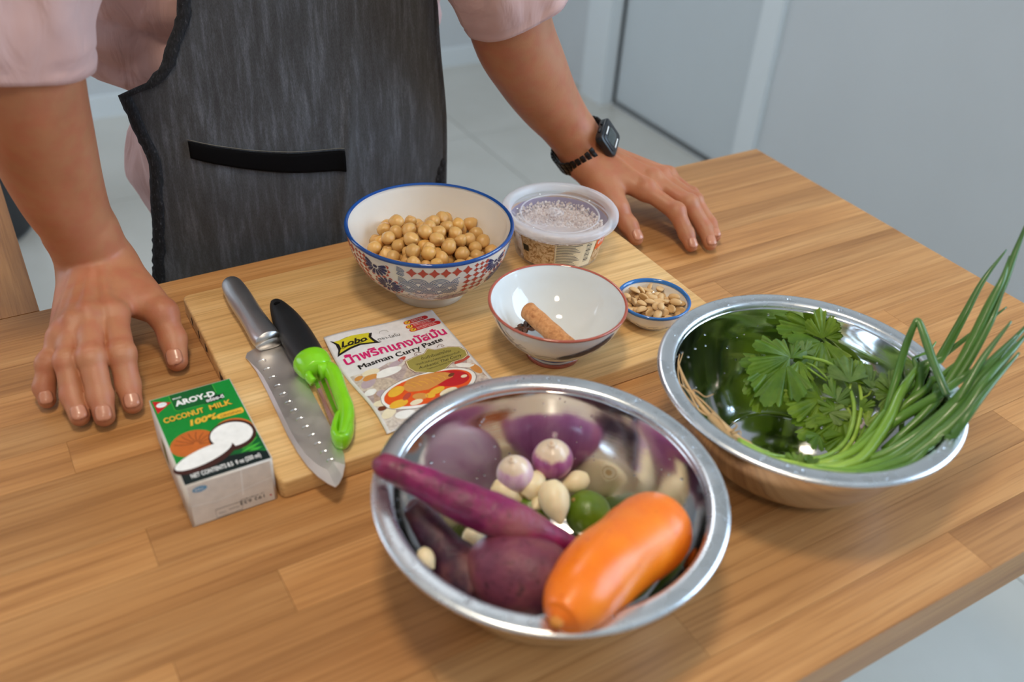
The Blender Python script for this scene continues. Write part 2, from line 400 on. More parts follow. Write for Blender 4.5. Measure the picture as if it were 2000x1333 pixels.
# ------------------------------------------------------------------ person: signed-distance body, meshed with surface nets
class Field:
    def __init__(s, lo, hi, h):
        s.lo = np.array(lo, float); s.h = h
        s.n = (np.ceil((np.array(hi) - s.lo) / h)).astype(int) + 1
        s.g = np.full(s.n, 0.05, np.float32)
    def _sub(s, lo, hi):
        a = np.maximum(0, np.floor((lo - s.lo) / s.h).astype(int)); b = np.minimum(s.n, np.ceil((hi - s.lo) / s.h).astype(int) + 1)
        if (b <= a).any(): return None
        ax = [s.lo[i] + s.h * np.arange(a[i], b[i]) for i in range(3)]
        return tuple(slice(a[i], b[i]) for i in range(3)), np.meshgrid(*ax, indexing='ij')
    def cone(s, a, b, r1, r2, k=0.008, flat=None, sub=False):
        """tapered capsule; flat=(axis, factor) squashes it along axis"""
        a = np.array(a, float); b = np.array(b, float); m = max(r1, r2) + 3 * k + 2 * s.h
        r = s._sub(np.minimum(a, b) - m, np.maximum(a, b) + m)
        if r is None: return
        sl, (X, Y, Z) = r
        ba = b - a; L = max(1e-9, ba @ ba)
        t = np.clip(((X - a[0]) * ba[0] + (Y - a[1]) * ba[1] + (Z - a[2]) * ba[2]) / L, 0, 1)
        dx = X - a[0] - t * ba[0]; dy = Y - a[1] - t * ba[1]; dz = Z - a[2] - t * ba[2]
        if flat is not None:
            ax = np.array(flat[0], float); ax /= np.linalg.norm(ax); q = dx * ax[0] + dy * ax[1] + dz * ax[2]
            e = (1 / flat[1] - 1) * q; dx = dx + e * ax[0]; dy = dy + e * ax[1]; dz = dz + e * ax[2]
        d = np.sqrt(dx * dx + dy * dy + dz * dz) - (r1 + (r2 - r1) * t)
        if flat is not None: d = d * min(1, flat[1]) ** 0.5
        g = s.g[sl]
        if sub:
            h = np.clip(0.5 - 0.5 * (g + d) / k, 0, 1); s.g[sl] = g * (1 - h) + (-d) * h + k * h * (1 - h)
        else:
            h = np.clip(0.5 + 0.5 * (g - d) / k, 0, 1); s.g[sl] = g * (1 - h) + d * h - k * h * (1 - h)
    def chain(s, P, R, k=0.008, flat=None):
        for i in range(len(P) - 1): s.cone(P[i], P[i + 1], R[i], R[i + 1], k, flat)
    def mesh(s):
        g = s.g; S = g < 0; n = s.n
        cnt = np.zeros(n - 1, np.int16); acc = np.zeros(tuple(n - 1) + (3,), np.float32)
        c = S[:-1, :-1, :-1].copy(); full = c.copy(); anyv = c.copy()
        for i in (0, 1):
            for j in (0, 1):
                for k in (0, 1):
                    q = S[i:n[0] - 1 + i, j:n[1] - 1 + j, k:n[2] - 1 + k]; full &= q; anyv |= q
        act = anyv & ~full; I = np.argwhere(act); idx = -np.ones(n - 1, np.int64); idx[act] = np.arange(len(I))
        P = np.zeros((len(I), 3)); C = np.zeros(len(I)); V = {}
        for i in (0, 1):
            for j in (0, 1):
                for k in (0, 1): V[i, j, k] = g[I[:, 0] + i, I[:, 1] + j, I[:, 2] + k]
        for ax in range(3):
            o1, o2 = [q for q in range(3) if q != ax]
            for p in (0, 1):
                for q in (0, 1):
                    a = [0, 0, 0]; a[o1] = p; a[o2] = q; b = list(a); b[ax] = 1
                    va = V[tuple(a)]; vb = V[tuple(b)]; m = (va < 0) != (vb < 0)
                    t = np.where(m, va / np.where(m, va - vb, 1), 0)
                    pt = np.zeros((len(I), 3)); pt[:, o1] = p; pt[:, o2] = q; pt[:, ax] = t
                    P += pt * m[:, None]; C += m
        P = s.lo + (I + P / C[:, None]) * s.h
        F = []
        for ax in range(3):
            o1, o2 = (ax + 1) % 3, (ax + 2) % 3
            sl1 = [slice(None)] * 3; sl2 = [slice(None)] * 3; sl1[ax] = slice(0, n[ax] - 1); sl2[ax] = slice(1, n[ax])
            A = S[tuple(sl1)]; B = S[tuple(sl2)]; E = np.argwhere(A != B)
            E = E[(E[:, o1] > 0) & (E[:, o2] > 0) & (E[:, o1] < n[o1] - 1) & (E[:, o2] < n[o2] - 1)]
            e1 = np.zeros(3, int); e1[o1] = 1; e2 = np.zeros(3, int); e2[o2] = 1
            q = [idx[tuple((E - e1 - e2).T)], idx[tuple((E - e2).T)], idx[tuple(E.T)], idx[tuple((E - e1).T)]]
            Q = np.stack(q, 1); inside = A[tuple(E.T)]; Q[~inside] = Q[~inside][:, ::-1]
            F.append(Q)
        return P, np.concatenate(F)

def V3(*a): return np.array(a, float)
RH = dict(wrist=[(190, 517, .056)], index=[(222, 618, .047), (238, 693, .038), (250, 752, .019), (259, 790, .0115)], middle=[(176, 622, .050), (179, 700, .041), (196, 775, .020), (204, 814, .0115)],
          ring=[(143, 640, .047), (131, 706, .038), (142, 773, .019), (156, 814, .0115)], pinky=[(118, 664, .040), (94, 711, .030), (86, 757, .016), (92, 782, .010)], thumb=[(240, 562, .045), (318, 614, .036), (338, 664, .020), (346, 706, .0115)])
LH = dict(wrist=[(1150, 322, .062)], index=[(1262, 372, .048), (1321, 414, .036), (1341, 457, .018), (1350, 480, .0105)], middle=[(1275, 352, .050), (1346, 398, .038), (1376, 447, .018), (1387, 477, .0105)],
          ring=[(1293, 348, .045), (1357, 392, .033), (1386, 438, .016), (1396, 461, .0105)], pinky=[(1305, 345, .037), (1350, 380, .026), (1378, 424, .014), (1386, 442, .0095)], thumb=[(1172, 374, .045), (1207, 411, .033), (1228, 441, .022), (1242, 466, .0145)])
RAD = dict(index=[.0125, .0112, .0098, .0082], middle=[.0125, .0114, .0100, .0084], ring=[.0116, .0100, .0094, .0080], pinky=[.0106, .0092, .0084, .0070], thumb=[.0150, .0122, .0118, .0092])
LRAD = {k: [x * 0.88 for x in v] for k, v in RAD.items()}
arm_R = [V3(.061, .808, .052), V3(.056, .806, .085), V3(.047, .800, .13), V3(.042, .792, .185), V3(.041, .780, .24), V3(.050, .785, .300), V3(.075, .86, .43), V3(.10, .935, .56)]
arm_Rr = [.0290, .0290, .0350, .0405, .0425, .0410, .042, .050]
arm_L = [V3(.600, .806, .062), V3(.581, .812, .090), V3(.549, .818, .130), V3(.520, .816, .172), V3(.494, .812, .215), V3(.472, .812, .285), V3(.485, .875, .43), V3(.50, .935, .56)]
arm_Lr = [.0270, .0275, .0340, .0395, .042, .0405, .042, .050]

NAILS = []
def hand_field(H, RD, arm, armr, side):
    pts = {k: [np.array(at(*p)) for p in v] for k, v in H.items()}
    allp = np.array([p for v in pts.values() for p in v] + arm[:5]); lo = allp.min(0) - .05; hi = allp.max(0) + .05
    hi[2] = 0.275; lo[2] = 0.0005
    F = Field(lo, hi, 0.0015)
    W = arm[0]
    fwd = pts['middle'][0] - W; fwd /= np.linalg.norm(fwd)
    lat = pts['index'][0] - pts['pinky'][0]; lat -= fwd * (lat @ fwd); lat /= np.linalg.norm(lat)
    up = np.cross(fwd, lat); up *= np.sign(up[2])
    axis = arm[1] - arm[0]
    aP = [np.array(p) for p in sp(arm, 6)][:31]; aR = spline(armr, 6)[:31]; F.chain(aP, aR, 0.0012)
    # wrist is wider than thick
    F.cone(W + lat * .011, arm[1] + lat * .008, .0195, .021, .012); F.cone(W - lat * .011, arm[1] - lat * .008, .0195, .021, .012)
    # ulnar head bump
    F.cone(arm[1] - lat * .022 + up * .004, arm[1] - lat * .020 + up * .004, .0085, .0085, .008)
    off = dict(index=.0165, middle=.005, ring=-.007, pinky=-.017)
    for k, o_ in off.items():
        m = pts[k][0]; st = W + lat * o_ + fwd * .012 - up * .001
        F.cone(st, m - up * .0025, .0150, RD[k][0] * .98, .010)
    # palm fill
    F.cone(W + fwd * .02 - up * .006, (pts['middle'][0] + pts['ring'][0]) / 2 - fwd * .012 - up * .007, .017, .014, .012)
    F.cone(W + fwd * .015 - lat * .018 - up * .008, pts['pinky'][0] - fwd * .010 - up * .008, .0140, .0105, .010)
    for k in ('index', 'middle', 'ring', 'pinky'):
        P_ = pts[k]; R_ = RD[k]
        F.cone(P_[0], P_[0] + (P_[1] - P_[0]) * .32, R_[0] * .93, R_[0] * .86, .006)
        G = Field(F.lo, F.lo + F.h * (F.n - 1), F.h); G.n = F.n; G.g = np.full(F.n, .05, np.float32)
        G.cone(P_[0], P_[1], R_[0] * .90, R_[1] * .97, .004)
        G.cone(P_[1], P_[2], R_[1] * .97, R_[2], .004)
        G.cone(P_[2], P_[3], R_[2], R_[3], .004, (V3(0, 0, 1), .96))
        G.cone(P_[1] + up * .0012, P_[1] + up * .0012, R_[1] * 1.0, R_[1] * 1.0, .004)
        hh = np.clip(.5 + .5 * (F.g - G.g) / .0012, 0, 1); F.g = (F.g * (1 - hh) + G.g * hh - .0012 * hh * (1 - hh)).astype(np.float32)
        # knuckles
        F.cone(P_[0] + up * .0035, P_[0] + up * .0035, R_[0] * .82, R_[0] * .82, .007)
        # extensor tendon towards the wrist
        F.cone(P_[0] + up * (R_[0] * .86), W + lat * off[k] * .55 + fwd * .020 + up * .0155, .0026, .0018, .007)
        # dorsal creases on the middle joint
        if side == 'R':
            dirp = (P_[2] - P_[0]); dirp /= np.linalg.norm(dirp); lt = np.cross(dirp, V3(0, 0, 1)); lt /= np.linalg.norm(lt); nrm = np.cross(lt, dirp); nrm *= np.sign(nrm[2])
            for q in (-.0042, 0, .0042):
                c0 = P_[1] + dirp * q + nrm * (R_[1] + .0019)
                F.cone(c0 - lt * .0055, c0 + lt * .0055, .0011, .0011, .0012, None, True)
    # webs between finger roots
    for a, b in (('index', 'middle'), ('middle', 'ring'), ('ring', 'pinky')):
        c = (pts[a][0] + pts[b][0]) / 2 + fwd * .004 - up * .005; F.cone(c - fwd * .02, c + fwd * .004, .0095, .0075, .007)
    # thumb
    P_ = pts['thumb']; R_ = RD['thumb']
    F.cone(W + lat * .016 - up * .004, P_[1], .0185, R_[1] * 1.05, .012)
    F.cone(W + lat * .014 + fwd * .02 - up * .006, P_[0] + (P_[1] - P_[0]) * .5 + fwd * .004, .016, .012, .014)
    F.cone(P_[1], P_[2], R_[1], R_[2] * .98, .005); F.cone(P_[2], P_[3], R_[2], R_[3], .004, (V3(0, 0, 1), .95))
    F.cone(P_[1] + V3(0, 0, .002), P_[1] + V3(0, 0, .002), R_[1] * 1.0, R_[1] * 1.0, .006)
    # first web between thumb and index
    for tt, rr in ((.25, .0105), (.5, .0085)):
        F.cone(W * (1 - tt) + P_[1] * tt + lat * .004, W * (1 - tt) + pts['index'][0] * tt + lat * .003 - up * .003, rr, rr, .012)
    # nails
    for k in ('index', 'middle', 'ring', 'pinky', 'thumb'):
        a, b = pts[k][2], pts[k][3]; r = RD[k][3]; d = b - a; d /= np.linalg.norm(d)
        lt = np.cross(d, V3(0, 0, 1)); lt /= np.linalg.norm(lt); nn = np.cross(lt, d); nn *= np.sign(nn[2])
        if k == 'thumb' and side == 'R': nn = nn * .95 + lt * .25 * np.sign(lt[0]) * -1; nn /= np.linalg.norm(nn); lt = np.cross(d, nn)
        if k == 'thumb' and side == 'L': nn = nn * .9 - lat * 0.0; nn /= np.linalg.norm(nn); lt = np.cross(d, nn)
        NAILS.append((b, d, lt, nn, r, RD[k][2]))
    return F

t = NT('skin'); v = t.coord('Object')
n = t.noise(v, 22, 4); n2 = t.noise(v, 420, 3); n3 = t.noise(v, 75, 2, 0.4)
c = t.ramp(n, [(0.30, rgb(158, 98, 64)), (0.52, rgb(180, 118, 82)), (0.75, rgb(190, 130, 95))])
c = t.mix(0.35, c, t.ramp(n3, [(0.35, rgb(184, 100, 76)), (0.6, rgb(184, 124, 88))]), 'MIX')
fr = t.ramp(n2, [(0.70, (1, 1, 1, 1)), (0.79, (0.78, 0.68, 0.62, 1))]); c = t.mix(0.6, c, fr, 'MULTIPLY')
t.color(c); t.set(Roughness=0.50, Subsurface_Weight=0.12, Subsurface_Scale=0.006); t.b.inputs['Subsurface Radius'].default_value = (1.0, 0.35, 0.2)
vo = t.new('ShaderNodeTexVoronoi'); vo.inputs['Scale'].default_value = 620; t.link(v, vo.inputs['Vector'])
t.bump(vo.outputs['Distance'], 0.16, 0.0004); M['skin'] = t.m
M['nail'] = plain('nail', rgb(196, 134, 106), 0.25)

pers = thing('person', (0.30, 0.985, FZ), 'person in pink t-shirt and denim apron leaning with both hands on the worktop', 'person')
body = MB()
vs = []; fs = []; off = 0
for H, RD, A, AR, sd in ((RH, RAD, arm_R, arm_Rr, 'R'), (LH, LRAD, arm_L, arm_Lr, 'L')):
    P, F = hand_field(H, RD, A, AR, sd).mesh(); vs.append(P); fs.append(F + off); off += len(P)
# trunk, upper arms, neck, head and legs at a coarser grid (all of it under the clothes or out of the picture)
F = Field((-0.02, .72, FZ - 0.0), (.66, 1.20, 1.02), 0.010)
C0 = V3(.30, .985, 0)
F.chain([V3(.30, .985, .08), V3(.30, .975, .22), V3(.30, .965, .40), V3(.30, .955, .52)], [.095, .095, .110, .085], .05, (V3(0, 1, 0), .72))
F.cone(V3(.22, .965, .50), V3(.38, .965, .50), .075, .075, .05); F.cone(V3(.255, .985, .06), V3(.345, .985, .06), .078, .078, .02)
for A, AR in ((arm_R, arm_Rr), (arm_L, arm_Lr)): F.chain(A[4:], AR[4:], .03)
F.cone(V3(.13, .94, .55), V3(.47, .94, .55), .05, .05, .04)
for sx in (-1, 1):
    F.chain([V3(.30 + sx * .078, .985, .03), V3(.30 + sx * .090, .965, -.30), V3(.30 + sx * .10, .985, -.68)], [.064, .052, .038], .03)
    F.cone(V3(.30 + sx * .10, .985, -.70), V3(.30 + sx * .11, .84, -.715), .036, .028, .02)
F.chain([V3(.30, .945, .58), V3(.30, .915, .70)], [.058, .054], .03)
hc = V3(.30, .885, .80)
F.cone(hc + V3(0, .02, .03), hc + V3(0, .01, .02), .085, .082, .02, (V3(1, 0, 0), .92)); F.cone(hc + V3(0, -.02, -.01), hc + V3(0, -.035, -.055), .062, .038, .03)
F.cone(hc + V3(0, -.082, .0), hc + V3(0, -.096, -.028), .009, .014, .012)
for sx in (-1, 1):
    F.cone(hc + V3(sx * .079, .01, .0), hc + V3(sx * .081, .012, -.03), .014, .010, .006, (V3(1, 0, 0), .5))
F.cone(hc + V3(-.018, -.080, -.052), hc + V3(.018, -.080, -.052), .008, .008, .008)
P, Q = F.mesh(); vs.append(P); fs.append(Q + off)
bo = obj('body', np.concatenate(vs), np.concatenate(fs), M['skin'], pers)
# nails
for (b, d, lt, nn, r, r0) in NAILS:
    def fn(u, w_):
        x = (u - .5) * 2; y = (w_ - .5) * 2
        wdt = r * .76 * math.sqrt(max(.03, 1 - .55 * max(0, -y) ** 4)) * math.sqrt(max(.05, 1 - .95 * max(0, y) ** 4))
        q = b + d * (r * (.04 + .74 * y)) + lt * (wdt * x)
        hgt = math.sqrt(max(0, (r * 1.02) ** 2 - (wdt * x * .92) ** 2)) - max(0, y) ** 2 * r * .30 + (0.0004 if abs(x) < .9 else -.0004)
        hgt += (r0 - r) * .55 * max(0, -y)
        q = q + nn * hgt; q[2] = max(q[2], .0008); return tuple(q)
    o = obj('fingernail', *grid(9, 9, fn), M['nail'], bo); solidify(o, .0006, 0)

# ---- cloth materials
t = NT('pink_cotton'); v = t.coord('Object'); n = t.noise(v, 9, 3); t.color(t.ramp(n, [(0.3, rgb(194, 154, 147)), (0.7, rgb(208, 172, 166))]))
t.set(Roughness=0.9, Sheen_Weight=0.15); n2 = t.noise(t.coord('Object', (700, 700, 700)), 1, 2); n4 = t.noise(t.coord('Object', (26, 26, 12)), 1, 3, .5, 1.5); t.bump(n4, 0.55, 0.006); M['pink'] = t.m
t = NT('washed_denim')
v = t.coord('Object', (130, 130, 14)); n = t.noise(v, 1, 6, 0.7, 0.2)
v3 = t.coord('Object', (9, 9, 5)); n3 = t.noise(v3, 1, 4, 0.6)
vf = t.coord('Object', (1500, 1500, 380)); nf = t.noise(vf, 1, 3, 0.7)
c = t.ramp(n, [(0.25, rgb(48, 47, 49)), (0.5, rgb(66, 67, 70)), (0.78, rgb(104, 108, 116))])
c = t.mix(0.55, c, t.ramp(n3, [(0.35, (0.80, 0.79, 0.79, 1)), (0.65, (1.10, 1.10, 1.12, 1))]), 'MULTIPLY')
c = t.mix(0.55, c, t.ramp(nf, [(0.38, (0.55, 0.55, 0.56, 1)), (0.62, (1.35, 1.35, 1.36, 1))]), 'MULTIPLY')
t.color(c); t.set(Roughness=0.95, Sheen_Weight=0.2); t.bump(nf, 0.5, 0.0007); M['denim'] = t.m
t = NT('black_binding'); v = t.coord('Object', (700, 700, 160)); n = t.noise(v, 1, 3); t.color(t.ramp(n, [(0.4, rgb(20, 20, 23)), (0.62, rgb(36, 36, 40)), (0.75, rgb(88, 88, 92))]))
t.set(Roughness=0.95); t.bump(n, 0.5, 0.0008); M['binding'] = t.m
M['pocket_black'] = plain('pocket_black', rgb(11, 10, 11), 0.95)
M['trouser'] = plain('trouser', rgb(52, 56, 66), 0.9)
M['shoe'] = plain('shoe', rgb(60, 60, 62), 0.7)
M['hair'] = plain('hair', rgb(28, 24, 22), 0.6)

def interp(tab, z):
    if z <= tab[0][0]: return tab[0][1]
    for (a, va), (b, vb) in zip(tab, tab[1:]):
        if z <= b:
            t = (z - a) / (b - a); t = t * t * (3 - 2 * t) * .5 + t * .5; return va + (vb - va) * t
    return tab[-1][1]
# t-shirt: torso ring loft and two sleeves in one mesh
from mathutils import noise as mn
sh = MB()
zt = [-.03, -.015, .01, .05, .09, .13, .155, .175, .195, .225, .26, .30, .36, .42, .48, .54, .575, .60]
left = [(-.03, .150), (.00, .142), (.04, .132), (.09, .134), (.12, .148), (.142, .152), (.150, .138), (.160, .120), (.178, .110), (.21, .106), (.30, .100), (.42, .10), (.50, .12), (.56, .19), (.60, .245)]
right = [(-.03, .462), (.05, .474), (.10, .468), (.15, .470), (.19, .494), (.24, .505), (.30, .508), (.42, .50), (.50, .48), (.56, .41), (.60, .355)]
rings = []
NS = 96
for z in np.linspace(-.03, .60, 90):
    xl = interp(left, z); xr = interp(right, z); cx = (xl + xr) / 2; rx = (xr - xl) / 2
    ry = .090 if z < .15 else .090 + .02 * min(1, (z - .15) / .2); cy = .985 - .02 * max(0, z - .2) / .4
    if z > .52: ry *= max(.45, 1 - (z - .52) * 5)
    rg = []
    for i in range(NS):
        a = 2 * pi * i / NS; ca, sa = math.cos(a), math.sin(a)
        q = Vector((ca * 3, sa * 3, z * 16)); f = mn.noise(q) * .010 + mn.noise(Vector((ca * 7, sa * 7, z * 30 + 4))) * .004
        # blousing creases above the tie, at the right-hand side of the body
        sw = math.exp(-((z - .20) / .05) ** 2) * math.exp(-((a - pi * 1.15) / .8) ** 2)
        f += sw * (.020 * (abs(math.sin(z * 62 + a * 2.2)) ** .6 - .6) + .010 * (abs(math.sin(z * 45 - a * 3.4 + 1)) ** .5 - .6))
        if z < .0: f *= .6
        rg.append((cx + ca * (rx + f), cy + sa * (ry + f * .8), z + (.008 * math.sin(a * 3) if z < -.02 else 0)))
    rings.append(rg)
vv = [p for rg in rings for p in rg]; ff = []
for k in range(len(rings) - 1):
    for i in range(NS):
        j = (i + 1) % NS; ff.append((k * NS + i, k * NS + j, (k + 1) * NS + j, (k + 1) * NS + i))
sh.add(vv, ff)
def sleeve(P, R, axes, fold, seed):
    """P centres from hem to shoulder; R (a, b) radii"""
    P = sp(P, 10); Ra = spline([r[0] for r in R], 10); Rb = spline([r[1] for r in R], 10)
    Pn, Fr = frames(P); n = 72; vv = []; ff = []; N = len(Pn)
    for k, (p, (A, B, t_)) in enumerate(zip(Pn, Fr)):
        s = k / (N - 1)
        X = (Vector(axes) - t_ * t_.dot(Vector(axes))).normalized(); Y = t_.cross(X)
        for i in range(n):
            a = 2 * pi * i / n; ca, sa = math.cos(a), math.sin(a)
            fold_ = fold * (.35 + .65 * min(1, s * 4)); f = mn.noise(Vector((ca * 1.6 + seed, sa * 1.6, s * 3.2))) * fold_ + mn.noise(Vector((ca * 2.2, sa * 2.2 + seed, s * 1.6 + 9))) * fold_ * .7
            f += .0012 * (1 if .05 < s < .075 else 0) - (.0014 if abs(s - .085) < .012 else 0)
            f = max(f, -.0025); ra = Ra[min(k, len(Ra) - 1)] + f; rb = Rb[min(k, len(Rb) - 1)] + f
            vv.append(tuple(p + X * (ca * ra) + Y * (sa * rb)))
    for k in range(N - 1):
        for i in range(n):
            j = (i + 1) % n; ff.append((k * n + i, k * n + j, (k + 1) * n + j, (k + 1) * n + i))
    return vv, ff
sh.add(*sleeve([(.034, .781, .255), (.042, .780, .300), (.060, .800, .35), (.085, .865, .43), (.15, .93, .53)], [(.057, .053), (.060, .056), (.066, .060), (.072, .065), (.08, .07)], (1, 0, 0), .012, 2.0))
sh.add(*sleeve([(.497, .808, .244), (.478, .808, .282), (.472, .825, .34), (.482, .87, .43), (.43, .93, .53)], [(.058, .054), (.062, .056), (.064, .06), (.070, .066), (.08, .07)], (1, 0, 0), .013, 5.0))
ts = sh.build('t_shirt', M['pink'], pers); solidify(ts, .0014, 0)
# trousers, shoes, hair
F = Field((.10, .84, FZ + .02), (.50, 1.14, .10), 0.012)
F.cone(V3(.255, .985, .0), V3(.345, .985, .0), .082, .082, .03)
for sx in (-1, 1): F.chain([V3(.30 + sx * .078, .985, .02), V3(.30 + sx * .090, .97, -.32), V3(.30 + sx * .10, .985, -.69)], [.072, .066, .058], .02)
P, Q = F.mesh(); tr = obj('trousers', P, Q, M['trouser'], pers)
for sx in (-1, 1):
    F = Field((.30 + sx * .10 - .08, .76, FZ), (.30 + sx * .10 + .09, 1.08, FZ + .12), 0.007)
    F.cone(V3(.30 + sx * .10, 1.01, FZ + .036), V3(.30 + sx * .115, .83, FZ + .030), .040, .032, .02); F.cone(V3(.30 + sx * .10, 1.0, FZ + .06), V3(.30 + sx * .10, 1.0, FZ + .075), .04, .04, .02)
    P, Q = F.mesh(); obj('shoe', P, Q, M['shoe'], pers)
F = Field((.18, .76, .74), (.42, 1.02, .95), .008)
F.cone(hc + V3(0, .028, .045), hc + V3(0, .022, .035), .092, .09, .02, (V3(1, 0, 0), .95)); F.cone(hc + V3(0, -.12, -.03), hc + V3(0, -.10, .012), .075, .06, .01, None, True)
P, Q = F.mesh(); obj('hair', P, Q, M['hair'], pers)
for sx in (-1, 1):
    obj('eye', *sphere(hc + V3(sx * .032, -.072, .003), (.013, .008, .007), 14, 8), M['dark'], bo)

# ---- apron
aL = [(-.60, .070), (-.30, .100), (-.04, .121), (.05, .131), (.108, .137), (.150, .128), (.172, .1235), (.186, .150), (.205, .165), (.251, .184), (.35, .205), (.55, .225)]
aR = [(-.60, .490), (-.10, .464), (.10, .455), (.22, .446), (.26, .438), (.35, .41), (.55, .38)]
def apr(u, z, off=0.0):
    """u 0..1 across; the cloth lies over the body"""
    xl = interp(aL, z); xr = interp(aR, z); x = xl + (xr - xl) * u
    s = (x - .30) / .175
    y = .858 + .042 * min(1.3, abs(s)) ** 2.2 + .010 * (z < 0) * min(1, -z * 4)
    y -= .010 * math.exp(-((z - .09) / .09) ** 2)
    y += mn.noise(Vector((x * 14, z * 3.2, 1.5))) * .0055 + mn.noise(Vector((x * 30, z * 7, 6))) * .0016
    y -= .0045 * math.exp(-((x - .325 - (z - .10) * .12) / .006) ** 2) * (1 if z < .11 else math.exp(-((z - .11) / .10) ** 2))
    y += .0035 * math.exp(-((x - .345 - (z - .1) * -.3) / .010) ** 2) * math.exp(-((z - .02) / .07) ** 2)
    if z > .25: y += (z - .25) * -.03
    return Vector((x, y - off, z))
ap = obj('apron', *grid(90, 150, lambda u, w_: tuple(apr(u, -.60 + 1.13 * w_))), M['denim'], pers); solidify(ap, .0016, 0)
# frayed black binding down both edges
def bind(side):
    n = 240; vv = []; ff = []; m = 6
    for j in range(n + 1):
        z = -.55 + (1.05) * j / n; wd = .0115 + .0022 * mn.noise(Vector((z * 60, side, 0))); uu = 0 if side == 0 else 1
        P0 = apr(uu, z); dx = 1 if side == 0 else -1
        zz = z
        for i in range(m):
            t_ = i / (m - 1)
            p = apr(uu, zz); q = apr(uu + dx * .05, zz); dirn = (q - p).normalized()
            h = .0022 * math.sin(pi * t_) + .0012 * math.sin(z * 900 + t_ * 2)
            r = p + dirn * (wd * t_ - .003 + (.0015 * mn.noise(Vector((z * 300, 3, side))) if i == 0 else 0)); r.y -= h + .0012
            vv.append(tuple(r))
    for j in range(n):
        for i in range(m - 1): ff.append((j * m + i, j * m + i + 1, (j + 1) * m + i + 1, (j + 1) * m + i))
    o = obj('edge_binding', vv, ff, M['binding'], ap); solidify(o, .002, 0)
bind(0)
obj('side_seam', *tube([apr(.992, -.55 + 1.05 * k / 80, .0018) for k in range(81)], [(.0012, .0028)] * 81, 6), M['denim'], ap)
# pocket opening trim
def pk(u, w_):
    x = .1705 + (.3205 - .1705) * u
    zt_ = .1290 + (.1010 - .1290) * u - .0060 * math.sin(pi * u); th = .0165 + .006 * u
    z = zt_ - th * w_
    xl = interp(aL, z); xr = interp(aR, z); return tuple(apr((x - xl) / (xr - xl), z, .0022 + .0006 * math.sin(pi * w_)))
o = M['pocket_black'].node_tree.nodes['Principled BSDF'].inputs['Specular IOR Level'].default_value = .08
o = obj('pocket_trim', *grid(60, 8, pk), M['pocket_black'], ap); solidify(o, .002, 0)
o = obj('pocket_stitching', *tube([Vector(pk(i / 40, -.10)) for i in range(41)], .0005, 6), plain('stitch', rgb(96, 92, 84), .9), ap)
# tie knot at the apron's right edge
mb = MB()
for dx, dz, r in ((0, 0, .006), (.004, .008, .005), (-.002, -.010, .006), (.002, -.018, .0045)):
    mb.add(*sphere((.446 + dx, .880, .040 + dz), (r, r, r * 1.3), 10, 7))
mb.add(*tube([(.447, .880, .04), (.450, .878, .02), (.446, .880, -.01), (.442, .882, -.04)], [.005, .004, .004, .003], 8))
mb.build('tie_knot', M['binding'], ap)
mb = MB()
mb.add(*tube(sp([(.45, .90, .17), (.47, 1.04, .17), (.30, 1.08, .168), (.16, 1.04, .168), (.152, .96, .166)], 6), .006, 8))
mb.build('waist_tie', M['binding'], ap)

# ---- wristwatch on the left wrist
wa = Vector(arm_L[0]) + (Vector(arm_L[1]) - Vector(arm_L[0])) * .40
axd = (Vector(arm_L[2]) - Vector(arm_L[0])).normalized()
M['resin'] = plain('watch_resin', rgb(24, 27, 32), 0.30); M['strap'] = plain('watch_strap', rgb(26, 24, 25), 0.35, 0.5)
M['lcd'] = plain('watch_screen', rgb(66, 74, 74), 0.12); M['whiteink'] = plain('white_print', rgb(235, 235, 232), 0.5)
wt = thing('wristwatch', tuple(wa), 'black digital wristwatch with link strap on the wrist by the plastic tub', 'watch')
# face direction: outwards, up and towards the camera's right
outn = Vector((.38, -.72, .60)); outn = (outn - axd * outn.dot(axd)).normalized(); sd = axd.cross(outn).normalized()
ra, rb = .0345, .0318      # wrist ellipse: across / thick
def wr(a, r_off=0, ax=0): return wa + outn * (math.cos(a) * (rb + r_off)) + sd * (math.sin(a) * (ra + r_off)) + axd * ax
def slab(c, ex, ey, ez, hx, hy, hz, r):
    v, f = rbox(-hx, hx, -hy, hy, -hz, hz, r, 2, min(hx, hy) * .35); return [tuple(c + ex * p[0] + ey * p[1] + ez * p[2]) for p in v], f
cc_ = wa + outn * (rb + .0045)
case = obj('case', *slab(cc_, sd, axd, outn, .0175, .0165, .0045, .0014), M['resin'], wt)
obj('bezel', *slab(cc_ + outn * .0042, sd, axd, outn, .0135, .0125, .0012, .0006), M['resin'], wt)
obj('screen', *slab(cc_ + outn * .0054, sd, axd, outn, .0095, .0070, .0004, .0001), M['lcd'], wt)
for q, l in ((.0105, .006), (-.0105, .007)):
    obj('dial_print', *slab(cc_ + outn * .0056 + axd * q, sd, axd, outn, l, .0009, .0002, .00005), M['whiteink'], wt, sm=False)
for s_ in (-1, 1): obj('button', *slab(cc_ + sd * 0.006 * s_ + axd * .0172, sd, axd, outn, .002, .0012, .0014, .0004), M['resin'], wt)
n_l = 26; a0 = .62
for k in range(n_l):
    a = a0 + (2 * pi - 2 * a0) * (k + .5) / n_l; c = wr(a, .0016); nr = (outn * (math.cos(a) / rb) + sd * (math.sin(a) / ra)).normalized(); tg = axd.cross(nr)
    wdt = .0108 - .0012 * math.sin(pi * (k + .5) / n_l)
    for s_ in (-1, 0, 1):
        hw = wdt * (.30 if s_ else .36); obj('strap_link', *slab(c + axd * (s_ * wdt * .69), tg, axd, nr, .0027 if s_ else .0025, hw, .0012, .0004), M['strap'], wt)

